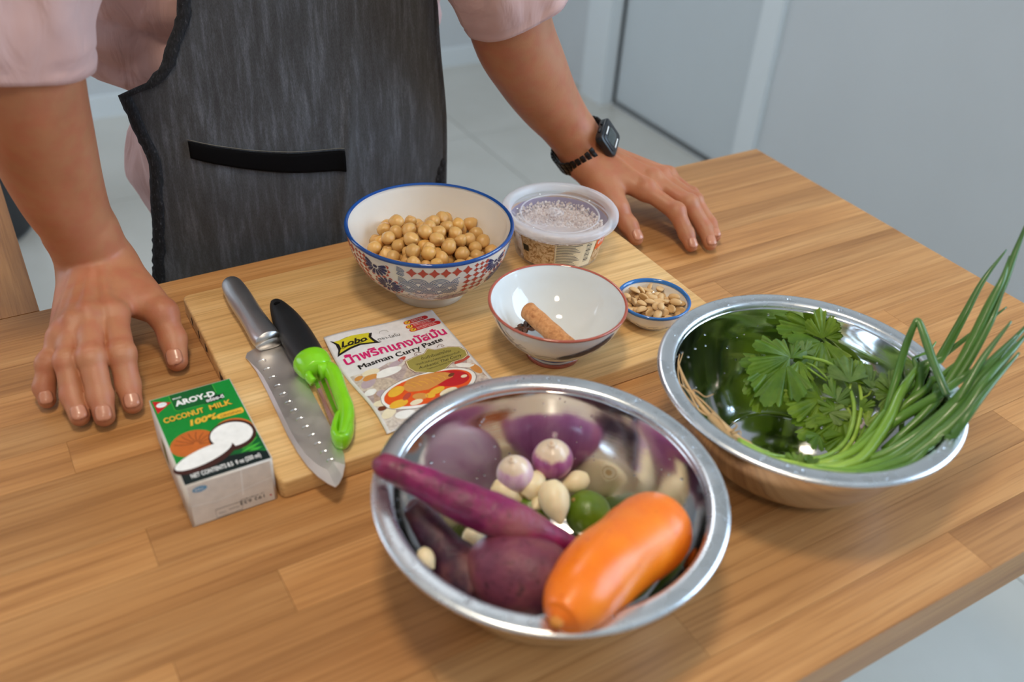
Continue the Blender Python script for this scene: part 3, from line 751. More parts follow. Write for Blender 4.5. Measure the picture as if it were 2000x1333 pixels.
# ------------------------------------------------------------------ cutting board
BZ = 0.018
bd = thing('cutting_board', (.351, .638, 0), 'pale bamboo cutting board in the middle of the worktop under the ceramic bowls', 'board')
obj('board_slab', *rbox(.1248, .577, .4995, .7775, 0.0, BZ, .0022, 3, .006), M['bamboo'], bd)
M['boardmark'] = plain('board_mark', rgb(74, 54, 36), 0.8)
for y, n_ in ((.700, 2), (.655, 4), (.648, 3), (.600, 1), (.560, 2), (.722, 1), (.745, 1)):
    for k in range(n_):
        yy = y - k * .0042
        obj('node_mark', *rbox(.1244, .1252, yy - .0012, yy + .0012, .005 + .002 * (k % 2), .013 - .001 * k, .0002, 1), M['boardmark'], bd, sm=False)
# seams of the bamboo strips along the front edge
for z in (.0065, .0115):
    obj('seam', *box(.133, .570, .49935, .4996, z - .00012, z + .00012), M['bamboo_edge'], bd, sm=False)

# ------------------------------------------------------------------ prints (flat ink laid on a surface)
def ink(name, c, rough=.4): return plain('ink_' + name, c, rough)
INK = dict(white=ink('white', rgb(244, 244, 242)), black=ink('black', rgb(28, 24, 26)), pink=ink('magenta', rgb(214, 18, 108)), yellow=ink('yellow', rgb(214, 202, 44)),
           red=ink('red', rgb(196, 26, 36)), orange=ink('orange', rgb(232, 88, 28)), gold=ink('gold', rgb(160, 150, 76), .35), green=ink('green', rgb(14, 138, 52), .3),
           dgreen=ink('dark_green', rgb(8, 96, 44), .3), lgreen=ink('light_green', rgb(70, 176, 60), .3), night=ink('night', rgb(14, 34, 34), .3), cream=ink('cream', rgb(238, 226, 196)), tan=ink('tan', rgb(214, 148, 76)),
           brown=ink('brown', rgb(116, 58, 30)), coco=ink('coconut_husk', rgb(196, 104, 42)), lilac=ink('lilac', rgb(188, 168, 178)), blue=ink('blue', rgb(90, 158, 200)), navy=ink('navy', rgb(30, 44, 96)),
           gyel=ink('golden', rgb(236, 182, 56)), shell=ink('shell', rgb(62, 30, 24)), grey=ink('grey', rgb(120, 116, 112)), dyel=ink('olive', rgb(120, 96, 40)), rust=ink('rust', rgb(190, 76, 60)), purple=ink('purple', rgb(142, 118, 160)), teal=ink('slate', rgb(104, 120, 150)))
def flat(name, pts, m, mapf, parent, h=.00012, cut=None):
    """filled outline in print coordinates, mapped onto the surface"""
    bm = bmesh.new(); vs_ = [bm.verts.new((p[0], p[1], 0)) for p in pts]
    try: bm.faces.new(vs_)
    except ValueError: bm.free(); return None
    bmesh.ops.triangulate(bm, faces=bm.faces[:])
    if cut:
        for ax in (0, 1):
            lo = min(p[ax] for p in pts); hi = max(p[ax] for p in pts); k = math.ceil(lo / cut) * cut
            while k < hi:
                co = [0, 0, 0]; no = [0, 0, 0]; co[ax] = k; no[ax] = 1
                bmesh.ops.bisect_plane(bm, geom=bm.verts[:] + bm.edges[:] + bm.faces[:], plane_co=co, plane_no=no); k += cut
    bm.verts.index_update()
    v = [tuple(mapf(x.co.x, x.co.y, h)) for x in bm.verts]; f = [tuple(x.index for x in q.verts) for q in bm.faces]; bm.free()
    return obj(name, v, f, m, parent, sm=False)
DG = None
def word(name, s, x, y, size, m, mapf, parent, h=.0002, rot=0, bold=0, shear=0, width=None, align='LEFT', tall=1.0, mirror=False):
    c = bpy.data.curves.new('t', 'FONT'); c.body = s; c.size = 1; c.align_x = align; c.resolution_u = 3; c.offset = bold; c.shear = shear
    o = bpy.data.objects.new('t', c); COL.objects.link(o)
    dg = bpy.context.evaluated_depsgraph_get(); me = bpy.data.meshes.new_from_object(o.evaluated_get(dg))
    bpy.data.objects.remove(o); bpy.data.curves.remove(c)
    P = np.array([v.co for v in me.vertices]) if len(me.vertices) else np.zeros((0, 3)); F_ = [tuple(p.vertices) for p in me.polygons]
    bpy.data.meshes.remove(me)
    if not len(P): return
    k = size
    if width:
        kx = width / (P[:, 0].max() - P[:, 0].min())
        P[:, 0] -= P[:, 0].min()
    else: kx = size
    ca, sa = math.cos(rot), math.sin(rot)
    out = []
    for p in P:
        a, b = p[0] * kx, p[1] * k * tall
        out.append(tuple(mapf(x + a * ca - b * sa, y + a * sa + b * ca, h)))
    return obj(name, out, F_, m, parent, sm=False)
def ell(cx, cy, rx, ry, n=28, rot=0, a0=0, a1=2 * pi):
    ca, sa = math.cos(rot), math.sin(rot)
    full = abs(a1 - a0 - 2 * pi) < 1e-6
    r = []
    for i in range(n if full else n + 1):
        a = a0 + (a1 - a0) * i / n; x, y = rx * math.cos(a), ry * math.sin(a); r.append((cx + x * ca - y * sa, cy + x * sa + y * ca))
    return r
def stroke(P, w_, closed=False):
    P = [Vector((p[0], p[1], 0)) for p in P]; n = len(P); L = []; R_ = []
    for i in range(n):
        a = P[(i - 1) % n] if closed or i > 0 else P[i]; b = P[(i + 1) % n] if closed or i < n - 1 else P[i]
        d = (b - a).normalized(); nn = Vector((-d.y, d.x, 0)); ww = w_ if not hasattr(w_, '__len__') else w_[i]
        L.append(P[i] + nn * ww / 2); R_.append(P[i] - nn * ww / 2)
    return L, R_
def line(name, P, w_, m, mapf, parent, h=.0002, closed=False):
    L, R_ = stroke(P, w_, closed); n = len(P); v = []; f = []
    for a, b in zip(L, R_): v += [tuple(mapf(a.x, a.y, h)), tuple(mapf(b.x, b.y, h))]
    for i in range(n if closed else n - 1):
        j = (i + 1) % n; f.append((2 * i, 2 * i + 1, 2 * j + 1, 2 * j))
    return obj(name, v, f, m, parent, sm=False)
mm = .001

# ------------------------------------------------------------------ coconut milk carton
CX0, CX1, CY0, CY1, CZt = .0594, .1222, .5030, .6063, .042
cart = thing('coconut_milk_carton', ((CX0 + CX1) / 2, (CY0 + CY1) / 2, 0), 'small green and white coconut milk carton lying beside the board corner', 'carton')
M['carton'] = plain('carton_board', rgb(226, 220, 212), 0.38)
obj('carton_body', *rbox(CX0, CX1, CY0, CY1, 0, CZt, .0011, 2), M['carton'], cart)
def ct(x, y, h): return (CX0 + x * mm, CY0 + y * mm, CZt + h)
def cf(x, y, h): return (CX0 + x * mm, CY0 - h, y * mm)      # the end that faces the camera
W_ = 62.8; H_ = 103.3
M['cgreen'] = None
t = NT('green_print'); v = t.coord('Object', (1, 1, 1)); bk = t.new('ShaderNodeTexBrick'); bk.inputs['Scale'].default_value = 260; bk.inputs['Color1'].default_value = rgb(14, 140, 54); bk.inputs['Color2'].default_value = rgb(22, 150, 60); bk.inputs['Mortar'].default_value = rgb(8, 118, 46)
bk.inputs['Mortar Size'].default_value = 0.03; t.link(v, bk.inputs['Vector']); t.color(bk.outputs['Color']); t.set(Roughness=0.28); M['cgreen'] = t.m
fp = flat('front_print', [(.6, .3), (W_ - .6, .3), (W_ - .6, H_ - .6), (.6, H_ - .6)], M['cgreen'], ct, cart, .00008)
fp['label'] = 'printed green front with lettering and coconut halves'
def cflat(n_, p, m, h=.00014): return flat(n_, p, INK[m], ct, fp, h)
cflat('shade_print', [(14, 40), (46, 40), (49, H_ - .8), (14, H_ - .8)], 'green', .00012)
cflat('badge_panel', [(14.6, 83)] + ell(19, 82.5, 3, 2.2, 6, 0, pi, 1.5 * pi) + [(48, 80.5), (48.6, H_ - 1), (14.6, H_ - 1)], 'dgreen', .00015)
line('badge_outline', [(14.6, H_ - 1), (14.6, 84), (15.8, 81.8), (18, 81.2), (36, 80.4)], .6, INK['lgreen'], ct, fp, .00018)
line('badge_outline', [(48.2, 90), (48.2, H_ - 1)], .6, INK['lgreen'], ct, fp, .00018)
cflat('lower_band', [(.6, .3), (W_ - .6, .3), (W_ - .6, 9), (48, 17), (30, 15), (10, 14), (.6, 22)], 'night', .00012)
cflat('foliage', [(30, 17), (48, 14), (W_ - .6, 11), (W_ - .6, 30), (50, 24)], 'dgreen', .00014)
for a, b in (((46, 18), (61, 27)), ((44, 15), (61, 20)), ((50, 14), (61, 15))):
    cflat('leaf_print', [a, ((a[0] + b[0]) / 2 + 1, (a[1] + b[1]) / 2 - 1.6), b, ((a[0] + b[0]) / 2 - 1, (a[1] + b[1]) / 2 + 1.6)], 'lgreen', .00016)
cflat('pennant', [(1.9, 100.6), (14.4, 93.8), (2.2, 84.6)], 'red', .0002); cflat('pennant_disc', ell(7.2, 93.6, 3.9, 2.9), 'white', .00026)
word('pennant_word', 'ครัวไทย', 4.6, 93.0, 2.2, INK['blue'], ct, fp, .00032, width=5.4)
word('brand_word', 'AROY-D', 16.4, 87.2, 8.8, INK['white'], ct, fp, .0003, bold=.045, width=30.5, rot=.0, shear=.0)
word('brand_word', 'BRAND', 16.3, 95.8, 2.4, INK['white'], ct, fp, .0003, bold=.02, width=6.6)
cflat('thai_plate', [(37.5, 80.6), (51.6, 80.8), (53, 87.2), (39, 86.6)], 'night', .0002)
word('brand_word', 'อร่อย-ดี', 38.6, 81.8, 5.4, INK['white'], ct, fp, .0003, bold=.03, width=13.6)
for nm, x, y, wd in (('COCONUT', 4.0, 71.2, 30), ('MILK', 38.4, 71.6, 17.2)):
    word('word', nm, x + .5, y - .5, 8.4, INK['dgreen'], ct, fp, .00026, bold=.04, width=wd)
    word('word', nm, x, y, 8.4, INK['gyel'], ct, fp, .00032, bold=.03, width=wd)
word('word', '100%', 20.3, 60.2, 8.6, INK['gyel'], ct, fp, .00032, bold=.05, shear=.2, width=21)
cflat('origin_pill', ell(43, 61.2, 2.8, 2.9, 8, 0, pi * .5, pi * 1.4) + [(59.5, 57.8), (61, 60), (60.6, 64.5), (43, 64.1)], 'gyel', .0002)
word('word', 'ORIGINAL', 43, 59.4, 3.9, INK['dyel'], ct, fp, .0003, width=16.6, bold=.01)
# whole coconut and the two halves
cflat('coconut_print', ell(16.5, 41, 16.2, 13.6, 36, .25), 'coco', .00018)
for k in range(9):
    a = -.6 + k * .42; line('husk_line', [(19 + 2 * math.cos(a), 39 + 2 * math.sin(a)), (17.5 + 9 * math.cos(a + .15), 40 + 8 * math.sin(a + .15)), (17 + 13.5 * math.cos(a + .1), 41 + 11.5 * math.sin(a + .1))], .55, INK['brown'], ct, fp, .00021)
cflat('shell_print', ell(45, 36.5, 17.2, 17.2, 36), 'shell', .00022); cflat('husk_print', ell(47, 39.5, 15.2, 15.8, 36), 'coco', .00021)
cflat('coconut_flesh', ell(44.6, 37.6, 15.4, 13.8, 36, -.2), 'white', .00026)
cflat('shell_print', ell(20, 20.8, 23.6, 10.6, 36, .22), 'shell', .0003)
cflat('shell_print', ell(22, 17, 16, 8.5, 24, .2), 'night', .00029)
cflat('coconut_flesh', ell(20.2, 23.6, 22.2, 7.9, 36, .24), 'white', .00034)
word('word', 'NET CONTENTS 8.5  fl oz (250 ml)', 6.5, 4.6, 5.4, INK['white'], ct, fp, .0004, width=50, bold=.02, tall=1.15)
# what stands on the end flap and the side
ef = flat('end_flap', [(1.5, 1), (61, 1), (61, 40.5), (1.5, 40.5)], M['carton'], cf, cart, .0004)
line('flap_seam', [(39.5, 40.6), (38.5, 16)], .8, INK['white'], cf, ef, .0006); line('flap_seam', [(2, 21), (20, 18.5), (61, 24)], .5, INK['white'], cf, ef, .0006)
flat('round_mark', ell(9.6, 35.2, 5.2, 2.7), INK['blue'], cf, ef, .0005); word('mark_word', 'BRC', 6.2, 34.2, 3.2, INK['white'], cf, ef, .0007, width=6.5)
word('printed_code', '192 633', 53.5, 9.6, 4.6, INK['black'], cf, ef, .0006, rot=pi, width=18)
word('printed_code', 'LOT MFG BEST BEFORE', 53.5, 11.8, 1.6, INK['black'], cf, ef, .0006, rot=pi, width=18)
line('code_box', [(17.5, 1.8), (36.5, 1.8), (36.5, 10.2), (17.5, 10.2)], .4, INK['black'], cf, ef, .0006, True)
word('printed_code', 'recycle', 34, 6.8, 2.6, INK['grey'], cf, ef, .0006, rot=pi, width=7); word('printed_code', 'C/PAP 84', 24.5, 6.6, 2.6, INK['grey'], cf, ef, .0006, rot=pi, width=5)
flat('red_mark', [(57.5, 6), (59, 6), (59, 7.4), (57.5, 7.4)], INK['red'], cf, ef, .0006)
def cs(x, y, h): return (CX0 - h, CY0 + x * mm, y * mm)
for a in range(8): line('side_print', [(8 + a * 5, 8), (8 + a * 5, 14 + 5 * (a % 3))], .5, INK['grey'], cs, cart, .0003)
flat('side_print', [(62, 8), (64, 26), (76, 26), (74, 8)], INK['dgreen'], cs, cart, .0003)

# ------------------------------------------------------------------ curry paste sachet
def pm(x, y, h):   # millimetres on the sachet: gentle buckling of the foil
    a, b = x / 109, (y + 4) / 140
    z = .0022 + .0016 * math.sin(pi * a) * math.sin(pi * b) + .0009 * math.sin(b * 9 + a * 2) * (1 if 0 < a < 1 else 1)
    z += .0022 * max(0, 1 - b * 7) * a + .0018 * max(0, b * 8 - 7) * (1 - a)
    X = .2165 + x * mm + .0018 * math.sin(b * 7) * (.4 + .6 * (a < .1)); Y = .516 + y * mm + .0012 * math.sin(a * 8)
    return (X, Y, BZ + z + h)
sa_ = thing('curry_paste_sachet', (.27, .584, BZ), 'flat white curry paste sachet with magenta lettering lying between the peeler and the bowls', 'packet')
M['foil'] = plain('white_foil', rgb(232, 230, 232), 0.26)
o = obj('foil_pouch', *grid(44, 56, lambda u, w_: pm(109 * u, -4 + 140 * w_, 0)), M['foil'], sa_); solidify(o, .0012, -1)
def pf(n_, p, m, h=.00015, par=None): return flat(n_, p, INK[m] if isinstance(m, str) else m, pm, par or pr_, h, cut=9)
t = NT('ingredient_photo'); v = t.coord('Object', (1, 1, 1)); vo = t.new('ShaderNodeTexVoronoi'); vo.inputs['Scale'].default_value = 75; t.link(v, vo.inputs['Vector'])
rr = t.ramp(vo.outputs['Color'], [(0.2, rgb(196, 178, 176)), (0.5, rgb(232, 226, 220)), (0.75, rgb(222, 208, 190)), (0.92, rgb(176, 130, 110))])
n = t.noise(v, 320, 4); c = t.mix(0.45, rr, t.ramp(n, [(0.35, rgb(150, 120, 112)), (0.6, rgb(244, 240, 236))]), 'MULTIPLY'); t.color(c); t.set(Roughness=0.28); M['ingr'] = t.m
pr_ = flat('front_print', [(3, -3), (106, -3), (106, 50), (95, 66), (70, 74), (40, 78), (25, 73), (3, 76)], M['ingr'], pm, sa_, .0001, cut=8)
pf('logo_shadow', [(3.6, 128), (8, 124.5), (20, 127), (43, 125), (40, 119), (41, 114), (43.5, 107), (27, 110.5), (17, 109), (3.4, 104.5), (7, 113), (7, 121)], 'black', .00018)
pf('logo_flag', [(6.5, 125.4), (12, 125.2), (24, 127.2), (40.5, 125.8), (37.6, 119.5), (38.2, 114.5), (39.5, 110), (26, 113), (16, 111.4), (6.4, 107.8), (10, 114), (10, 120)], 'yellow', .00024)
word('logo_word', 'Lobo', 10.5, 114.6, 10.5, INK['black'], pm, pr_, .00034, shear=.35, bold=.035, width=25)
line('logo_flourish', [(9, 113.6), (12, 113.0), (16, 114.4), (24, 114.0), (31, 114.2), (36, 116.5)], .8, INK['black'], pm, pr_, .00034)
word('thai_word', 'ตรา-โลโบ', 43.5, 110.6, 5.6, INK['black'], pm, pr_, .0003, width=21)
word('thai_word', '®', 43.0, 107.2, 3, INK['black'], pm, pr_, .0003)
line('punched_slot', [(48, 121), (50, 124), (53, 124.8), (56, 123.6), (57, 120.8)], .35, INK['grey'], pm, pr_, .0003)
for k, (x0, y0, x1) in enumerate(((75.2, 124.6, 100), (74.4, 117.4, 104.5), (75.2, 111.0, 107))):
    pf('red_pill', ell(x0 + 3.2, y0 + 2.6, 3.4, 3.1, 8, 0, pi * .5, pi * 1.5) + ell(x1 - 2.6, y0 + 2.6, 3.0, 2.9, 8, 0, -pi * .5, pi * .5), 'red', .0002)
    pf('gold_disc', ell(x0 + 3.6, y0 + 2.6, 2.9, 2.7, 16), 'gyel', .00028)
    line('tick', [(x0 + 2.0, y0 + 3.1), (x0 + 3.2, y0 + 1.3), (x0 + 5.6, y0 + 4.6)], .7, INK['black'], pm, pr_, .00036)
    word('pill_word', ('ไม่ใส่ผงชูรส', 'ไม่ใช้วัตถุกันเสีย', 'ไม่เจือสีสังเคราะห์')[k], x0 + 7.6, y0 + 3.0, 2.1, INK['white'], pm, pr_, .0003, width=x1 - x0 - 13)
    word('pill_word', ('No MSG Added', 'No Preservative Added', 'No Artificial Colour Added')[k], x0 + 7.6, y0 + .9, 1.9, INK['white'], pm, pr_, .0003, width=x1 - x0 - 12)
word('thai_headline', 'น้ำพริกแกงมัสมั่น', 6.5, 90.6, 15.0, INK['pink'], pm, pr_, .0003, rot=.022, bold=.028, width=98)
for e_ in (0, .3, .6): word('headline', 'Masman Curry Paste', 13.6 + e_, 79.4 + e_ * .3, 8.6, INK['black'], pm, pr_, .0003 + e_ * .0001, rot=.062, width=82)
gl = [(53, 73), (62, 75.5), (72, 76), (77.5, 80.5), (83, 76), (95, 74.5), (104, 70.5), (107, 64), (105, 57.5), (99, 55), (88, 55), (78, 50), (68, 49.5), (60, 54), (54, 57), (51.4, 64)]
gc = (79, 64.5)
pf('label_plate', [(gc[0] + (p[0] - gc[0]) * 1.05, gc[1] + (p[1] - gc[1]) * 1.08) for p in gl], 'brown', .0002); pf('label_plate', [(gc[0] + (p[0] - gc[0]) * 1.03, gc[1] + (p[1] - gc[1]) * 1.04) for p in gl], 'cream', .00024); pf('label_plate', gl, 'gold', .00028)
word('plate_word', 'ต้นตำรับแกงไทย', 66, 69.6, 4.6, INK['black'], pm, pr_, .00036, rot=-.06, width=29)
word('plate_word', 'ปรุงด้วยสมุนไพรจากธรรมชาติแท้', 58.5, 64.8, 3.4, INK['black'], pm, pr_, .00036, rot=-.05, width=43)
word('plate_word', 'Authentic Thai Curry', 58, 59.2, 4.8, INK['black'], pm, pr_, .00036, rot=-.02, shear=.4, width=43)
word('plate_word', 'Traditional Masaman Thai Recipe', 64, 55.6, 2.4, INK['black'], pm, pr_, .00036, width=32)
for x, s_ in ((70, -1), (86, 1)): line('scroll', [(x, 78.5), (x + s_ * 3, 81), (x + s_ * 6, 80), (x + s_ * 7, 77.6), (x + s_ * 4.5, 77.4), (x + s_ * 4.6, 79)], .5, INK['brown'], pm, pr_, .00034)
# onions, lemongrass, garlic and other things in the printed photograph
for (x, y, a, b, r_, m_) in ((12, 60, 8, 5, .5, 'lilac'), (8, 48, 6, 4, .2, 'white'), (15, 42, 5, 3.5, .8, 'lilac'), (9, 30, 7, 4, -.3, 'cream'), (17, 66, 7, 4, .1, 'tan'), (20, 72, 8, 4, 0, 'cream'), (8, 70, 4, 2.6, .3, 'tan'), (10, 16, 8, 5, .4, 'cream'), (22, 8, 9, 5, -.2, 'white'), (33, 66, 13, 5, .15, 'white'), (44, 74, 8, 3, .35, 'lilac'), (50, 77, 6, 2.2, .5, 'rust'), (97, 46, 9, 3.2, -.5, 'white'), (98, 54, 9, 2.6, .2, 'rust'), (103, 38, 4, 8, .1, 'tan'), (7, 24, 4, 3, 0, 'brown')):
    pf('ingredient_print', ell(x, y, a, b, 18, r_), m_, .00018)
pf('dish_rim', ell(54, 31, 44.5, 21.5, 44, .06), 'white', .00024); line('dish_outline', ell(54, 31, 44.9, 21.9, 44, .06), .5, INK['grey'], pm, pr_, .00026, True)
pf('curry_print', ell(54, 31.5, 41.0, 18.6, 44, .06), 'orange', .0003)
pf('curry_print', ell(76, 36, 17, 11, 28, -.3), 'red', .00032)
pf('chicken_print', [(33, 40), (42, 49), (54, 51.5), (66, 50), (76, 46), (81, 41), (79, 37), (71, 36), (62, 33), (52, 30), (44, 31), (36, 33)], 'tan', .00036)
for k in range(7): line('chicken_crease', [(38 + k * 6, 44 + (k % 2)), (42 + k * 6, 41), (44 + k * 5.6, 37)], .5, INK['gyel'], pm, pr_, .0004)
for (x, y, a, b, r_, m_) in ((27, 38, 9, 5, .5, 'gyel'), (22, 22, 8.5, 4.6, .1, 'gyel'), (32, 28, 6, 2.4, .7, 'rust'), (42, 24, 6.5, 4.4, -.2, 'tan'), (50, 22, 4.2, 3.6, 0, 'gyel'), (58, 26, 8, 3.6, .3, 'gyel'), (36, 18, 6, 3, .2, 'cream'), (79, 40, 3.4, 2, .3, 'brown'), (88, 33, 3, 2, 0, 'cream'), (66, 20, 9, 4.6, .2, 'cream')):
    pf('curry_piece', ell(x, y, a, b, 18, r_), m_, .00042)

# ------------------------------------------------------------------ santoku knife
kn = thing('santoku_knife', tuple(at(560, 750, BZ)), 'steel santoku knife with dimpled blade lying on the board next to the peeler', 'knife')
zb = BZ + .004
def pl(px, z): return [at(a, b, z) for a, b in px]
ol = [(549, 657), (575, 703), (600, 748), (625, 795), (648, 838), (664, 868), (672, 888), (674, 908), (669, 928), (662, 942), (655, 949), (640, 942), (620, 928), (600, 908), (580, 880), (560, 845), (540, 802), (520, 760), (500, 722), (486, 703), (479, 696), (482, 687), (495, 679), (512, 673)]
mb = MB()
spine = ol[:8]; 
top = [Vector(p) for p in pl(ol, zb)]
def thick(i): return .0011 if i < 7 else .0003
n = len(top); c = sum(top, Vector()) / n
inner = [c + (p - c) * .80 for p in top]
vv = [tuple(p + Vector((0, 0, -.0016 if i > 7 else 0))) for i, p in enumerate(top)] + [tuple(p + Vector((0, 0, 0.0))) for p in inner] + [tuple(p + Vector((0, 0, -.0022))) for p in top]
ff = []
for i in range(n):
    j = (i + 1) % n; ff += [(i, n + i, n + j, j), (2 * n + i, i, j, 2 * n + j)]
ff += [tuple(n + i for i in range(n))[::-1], tuple(2 * n + i for i in range(n))]
bl = obj('blade', vv, ff, M['steel_blade'], kn, sm=False)
# dimples along the edge
M['dimple'] = steel('polished_dimple', (0.86, 0.84, 0.82, 1), 0.12, 0.18)
e0 = np.array([509, 706]); e1 = np.array([643, 900])
for k in range(13):
    s = k / 12; a = e0 + (e1 - e0) * s; a[0] += -4 * math.sin(pi * s) + 3
    d = at(a[0], a[1], zb + .0001); ax = (at(a[0] + 13, a[1] - 4, zb + .0001) - d)
    L = ax.length * .62; ax.normalize(); bx = Vector((-ax.y, ax.x, 0))
    v, f = [], []
    for i in range(14):
        an = 2 * pi * i / 14; v.append(tuple(d + ax * (L * math.cos(an)) + bx * (.0019 * math.sin(an)) + Vector((0, 0, .0002))))
    for i in range(14):
        an = 2 * pi * i / 14; v.append(tuple(d + ax * (L * .6 * math.cos(an)) + bx * (.0010 * math.sin(an)) + Vector((0, 0, -.00045))))
    for i in range(14): f.append((i, (i + 1) % 14, 14 + (i + 1) % 14, 14 + i))
    f.append(tuple(range(14, 28)))
    obj('dimple', v, f, M['dimple'], bl)
zh = BZ + .0115
cl = [(447, 549), (452, 556), (462, 572), (474, 592), (489, 615), (504, 638), (517, 657), (525, 667)]
wd = [8, 18, 21.5, 22.5, 22, 23, 25, 24]
cp = sp(pl(cl, zh), 6); wr_ = spline(wd, 6)
hw = [(.0096 * min(1, (w_ / 20)), w_ / FPX * .93) for w_ in wr_]
obj('handle', *tube(cp, hw, 20), M['steel_handle'], kn)
mb = MB(); q = [Vector(p) for p in pl([(519, 659), (528, 674)], BZ + .0085)]
mb.add(*tube([q[0], q[0] + (q[1] - q[0]) * .6, q[1]], [(.0086, .0124), (.0070, .0120), (.0040, .0112)], 20)); mb.build('bolster', M['steel_handle'], kn)

# ------------------------------------------------------------------ peeler
pe = thing('vegetable_peeler', tuple(at(600, 720, BZ)), 'vegetable peeler with black grip and lime green frame lying beside the knife', 'peeler')
M['rubber'] = plain('black_rubber', rgb(24, 25, 28), 0.48)
t = NT('lime_plastic'); v = t.coord('Object'); n = t.noise(v, 60, 2); t.color(t.ramp(n, [(.3, rgb(128, 206, 22)), (.7, rgb(138, 214, 34))])); t.set(Roughness=0.22, Subsurface_Weight=0.08, Subsurface_Scale=0.004, Coat_Weight=0.3); M['lime_plastic'] = t.m
cl = [(533, 590), (540, 596), (551, 613), (564, 634), (578, 656), (592, 680), (603, 698), (611, 712)]
wd = [5, 13, 20.5, 26, 28.5, 29, 28, 27]
zz = [BZ + .011, BZ + .0115, BZ + .012, BZ + .0125, BZ + .013, BZ + .0135, BZ + .0138, BZ + .014]
cp = sp([at(a, b, z) for (a, b), z in zip(cl, zz)], 6); wr_ = spline(wd, 6)
obj('grip', *tube(cp, [(.0115 * min(1, w_ / 24), w_ / FPX * .90) for w_ in wr_], 22), M['rubber'], pe)
h0 = at(541, 593, BZ + .0205)
obj('hang_hole', *sphere(h0, (.0032, .0020, .0012), 12, 6), M['pocket_black'], pe)
mb = MB()
cc2 = sp([at(606, 704, BZ + .0145), at(613, 715, BZ + .0148), at(619, 727, BZ + .015)], 5)
mb.add(*tube(cc2, [(.0132, .0150), (.0137, .0157), (.0138, .0160), (.0137, .0158), (.0135, .0156), (.0132, .0153), (.0128, .0150), (.012, .0145), (.0115, .0138), (.0108, .0128), (.0100, .0118)][:len(cc2)], 24))
cl = [(622, 727), (640, 722), (652, 733), (660, 755), (668, 777), (675, 797), (677, 818), (672, 842), (667, 856)]
cp = sp([at(a, b, BZ + .0165 - .004 * (i / 8)) for i, (a, b) in enumerate(cl)], 6)
wr_ = spline([12, 14.5, 14.5, 13.5, 13.5, 14, 13, 10, 8], 6)
mb.add(*tube(cp, [(.0072, w_ / FPX * .86) for w_ in wr_], 16))
mb.add(*tube(sp([at(604, 722, BZ + .014), at(603, 736, BZ + .013), at(612, 747, BZ + .011)], 5), [(.0050, .0036)] * 11, 12))
# eye at the far end: an open loop
lp = [(655, 836), (662, 818), (676, 812), (683, 826), (682, 846), (673, 862), (661, 862), (654, 850)]
lc = sp([at(a, b, BZ + .0105) for a, b in lp + lp[:1]], 4)
mb.add(*tube(lc, [(.0078, .0034)] * len(lc), 10, cap=False))
mb.build('frame', M['lime_plastic'], pe)
bq = [at(614, 742, BZ + .010), at(634, 740 - 8, BZ + .0125), at(668, 832, BZ + .0125), at(652, 842, BZ + .010)]
mb = MB()
def strip(a, b, c_, d_):
    A = [a, b, c_, d_]; up = Vector((0, 0, .0006)); mb.add([tuple(p) for p in A] + [tuple(p + up) for p in A], [(3, 2, 1, 0), (4, 5, 6, 7), (0, 1, 5, 4), (1, 2, 6, 5), (2, 3, 7, 6), (3, 0, 4, 7)])
strip(at(612, 744, BZ + .009), at(619, 741, BZ + .011), at(658, 832, BZ + .011), at(650, 838, BZ + .009))
strip(at(624, 739, BZ + .011), at(632, 736, BZ + .009), at(667, 823, BZ + .009), at(661, 829, BZ + .011))
mb.build('blade', M['steel_bowl'], pe, sm=False)

# ------------------------------------------------------------------ ceramic bowls
def prof_resample(P, n):
    P = [np.array(p, float) for p in P]; S = spline(P, n); return [(float(max(0, a[0])), float(a[1])) for a in S]
def glaze(name, c, spec=.5, rough=.07):
    t = NT(name); v = t.coord('Object'); n = t.noise(v, 30, 3); t.color(t.ramp(n, [(.3, tuple(x * .96 for x in c[:3]) + (1,)), (.7, c)])); t.set(Roughness=rough, Coat_Weight=.4, Coat_Roughness=.04); return t.m
M['porcelain'] = glaze('cream_porcelain', rgb(233, 226, 216)); M['porcelain_w'] = glaze('white_porcelain', rgb(226, 230, 231)); M['foot'] = glaze('bowl_foot_glaze', rgb(226, 214, 198), rough=.2)
M['cobalt'] = glaze('cobalt_glaze', rgb(26, 74, 146)); M['brick_rim'] = glaze('rust_glaze', rgb(178, 92, 74)); M['rim_blue'] = glaze('rim_blue_glaze', rgb(46, 108, 178))

class Prof:
    """outer profile r(s) measured downwards from the rim, for laying decals"""
    def __init__(s, P, c):
        s.P = prof_resample(P, 12); s.c = c; s.s = [0]
        for a, b in zip(s.P, s.P[1:]): s.s.append(s.s[-1] + math.hypot(b[0] - a[0], b[1] - a[1]))
    def at(s, q):
        q = max(0, min(s.s[-1] - 1e-6, q))
        for i in range(len(s.s) - 1):
            if q <= s.s[i + 1]:
                t = (q - s.s[i]) / (s.s[i + 1] - s.s[i]); a, b = s.P[i], s.P[i + 1]
                r, z = a[0] + (b[0] - a[0]) * t, a[1] + (b[1] - a[1]) * t; dx, dz = b[0] - a[0], b[1] - a[1]; L = math.hypot(dx, dz)
                return r, z, -dz / L, dx / L
        return s.P[-1][0], s.P[-1][1], 1, 0
def bowlmap(pf_, phi0, Rm):
    def mp(x, y, h):      # x mm along at mean radius, y mm downwards from the rim
        r, z, nr, nz = pf_.at(y * mm); a = phi0 + x * mm / Rm; r2 = r + nr * h; z2 = z + nz * h
        return (pf_.c[0] + r2 * math.cos(a), pf_.c[1] + r2 * math.sin(a), pf_.c[2] + z2)
    return mp

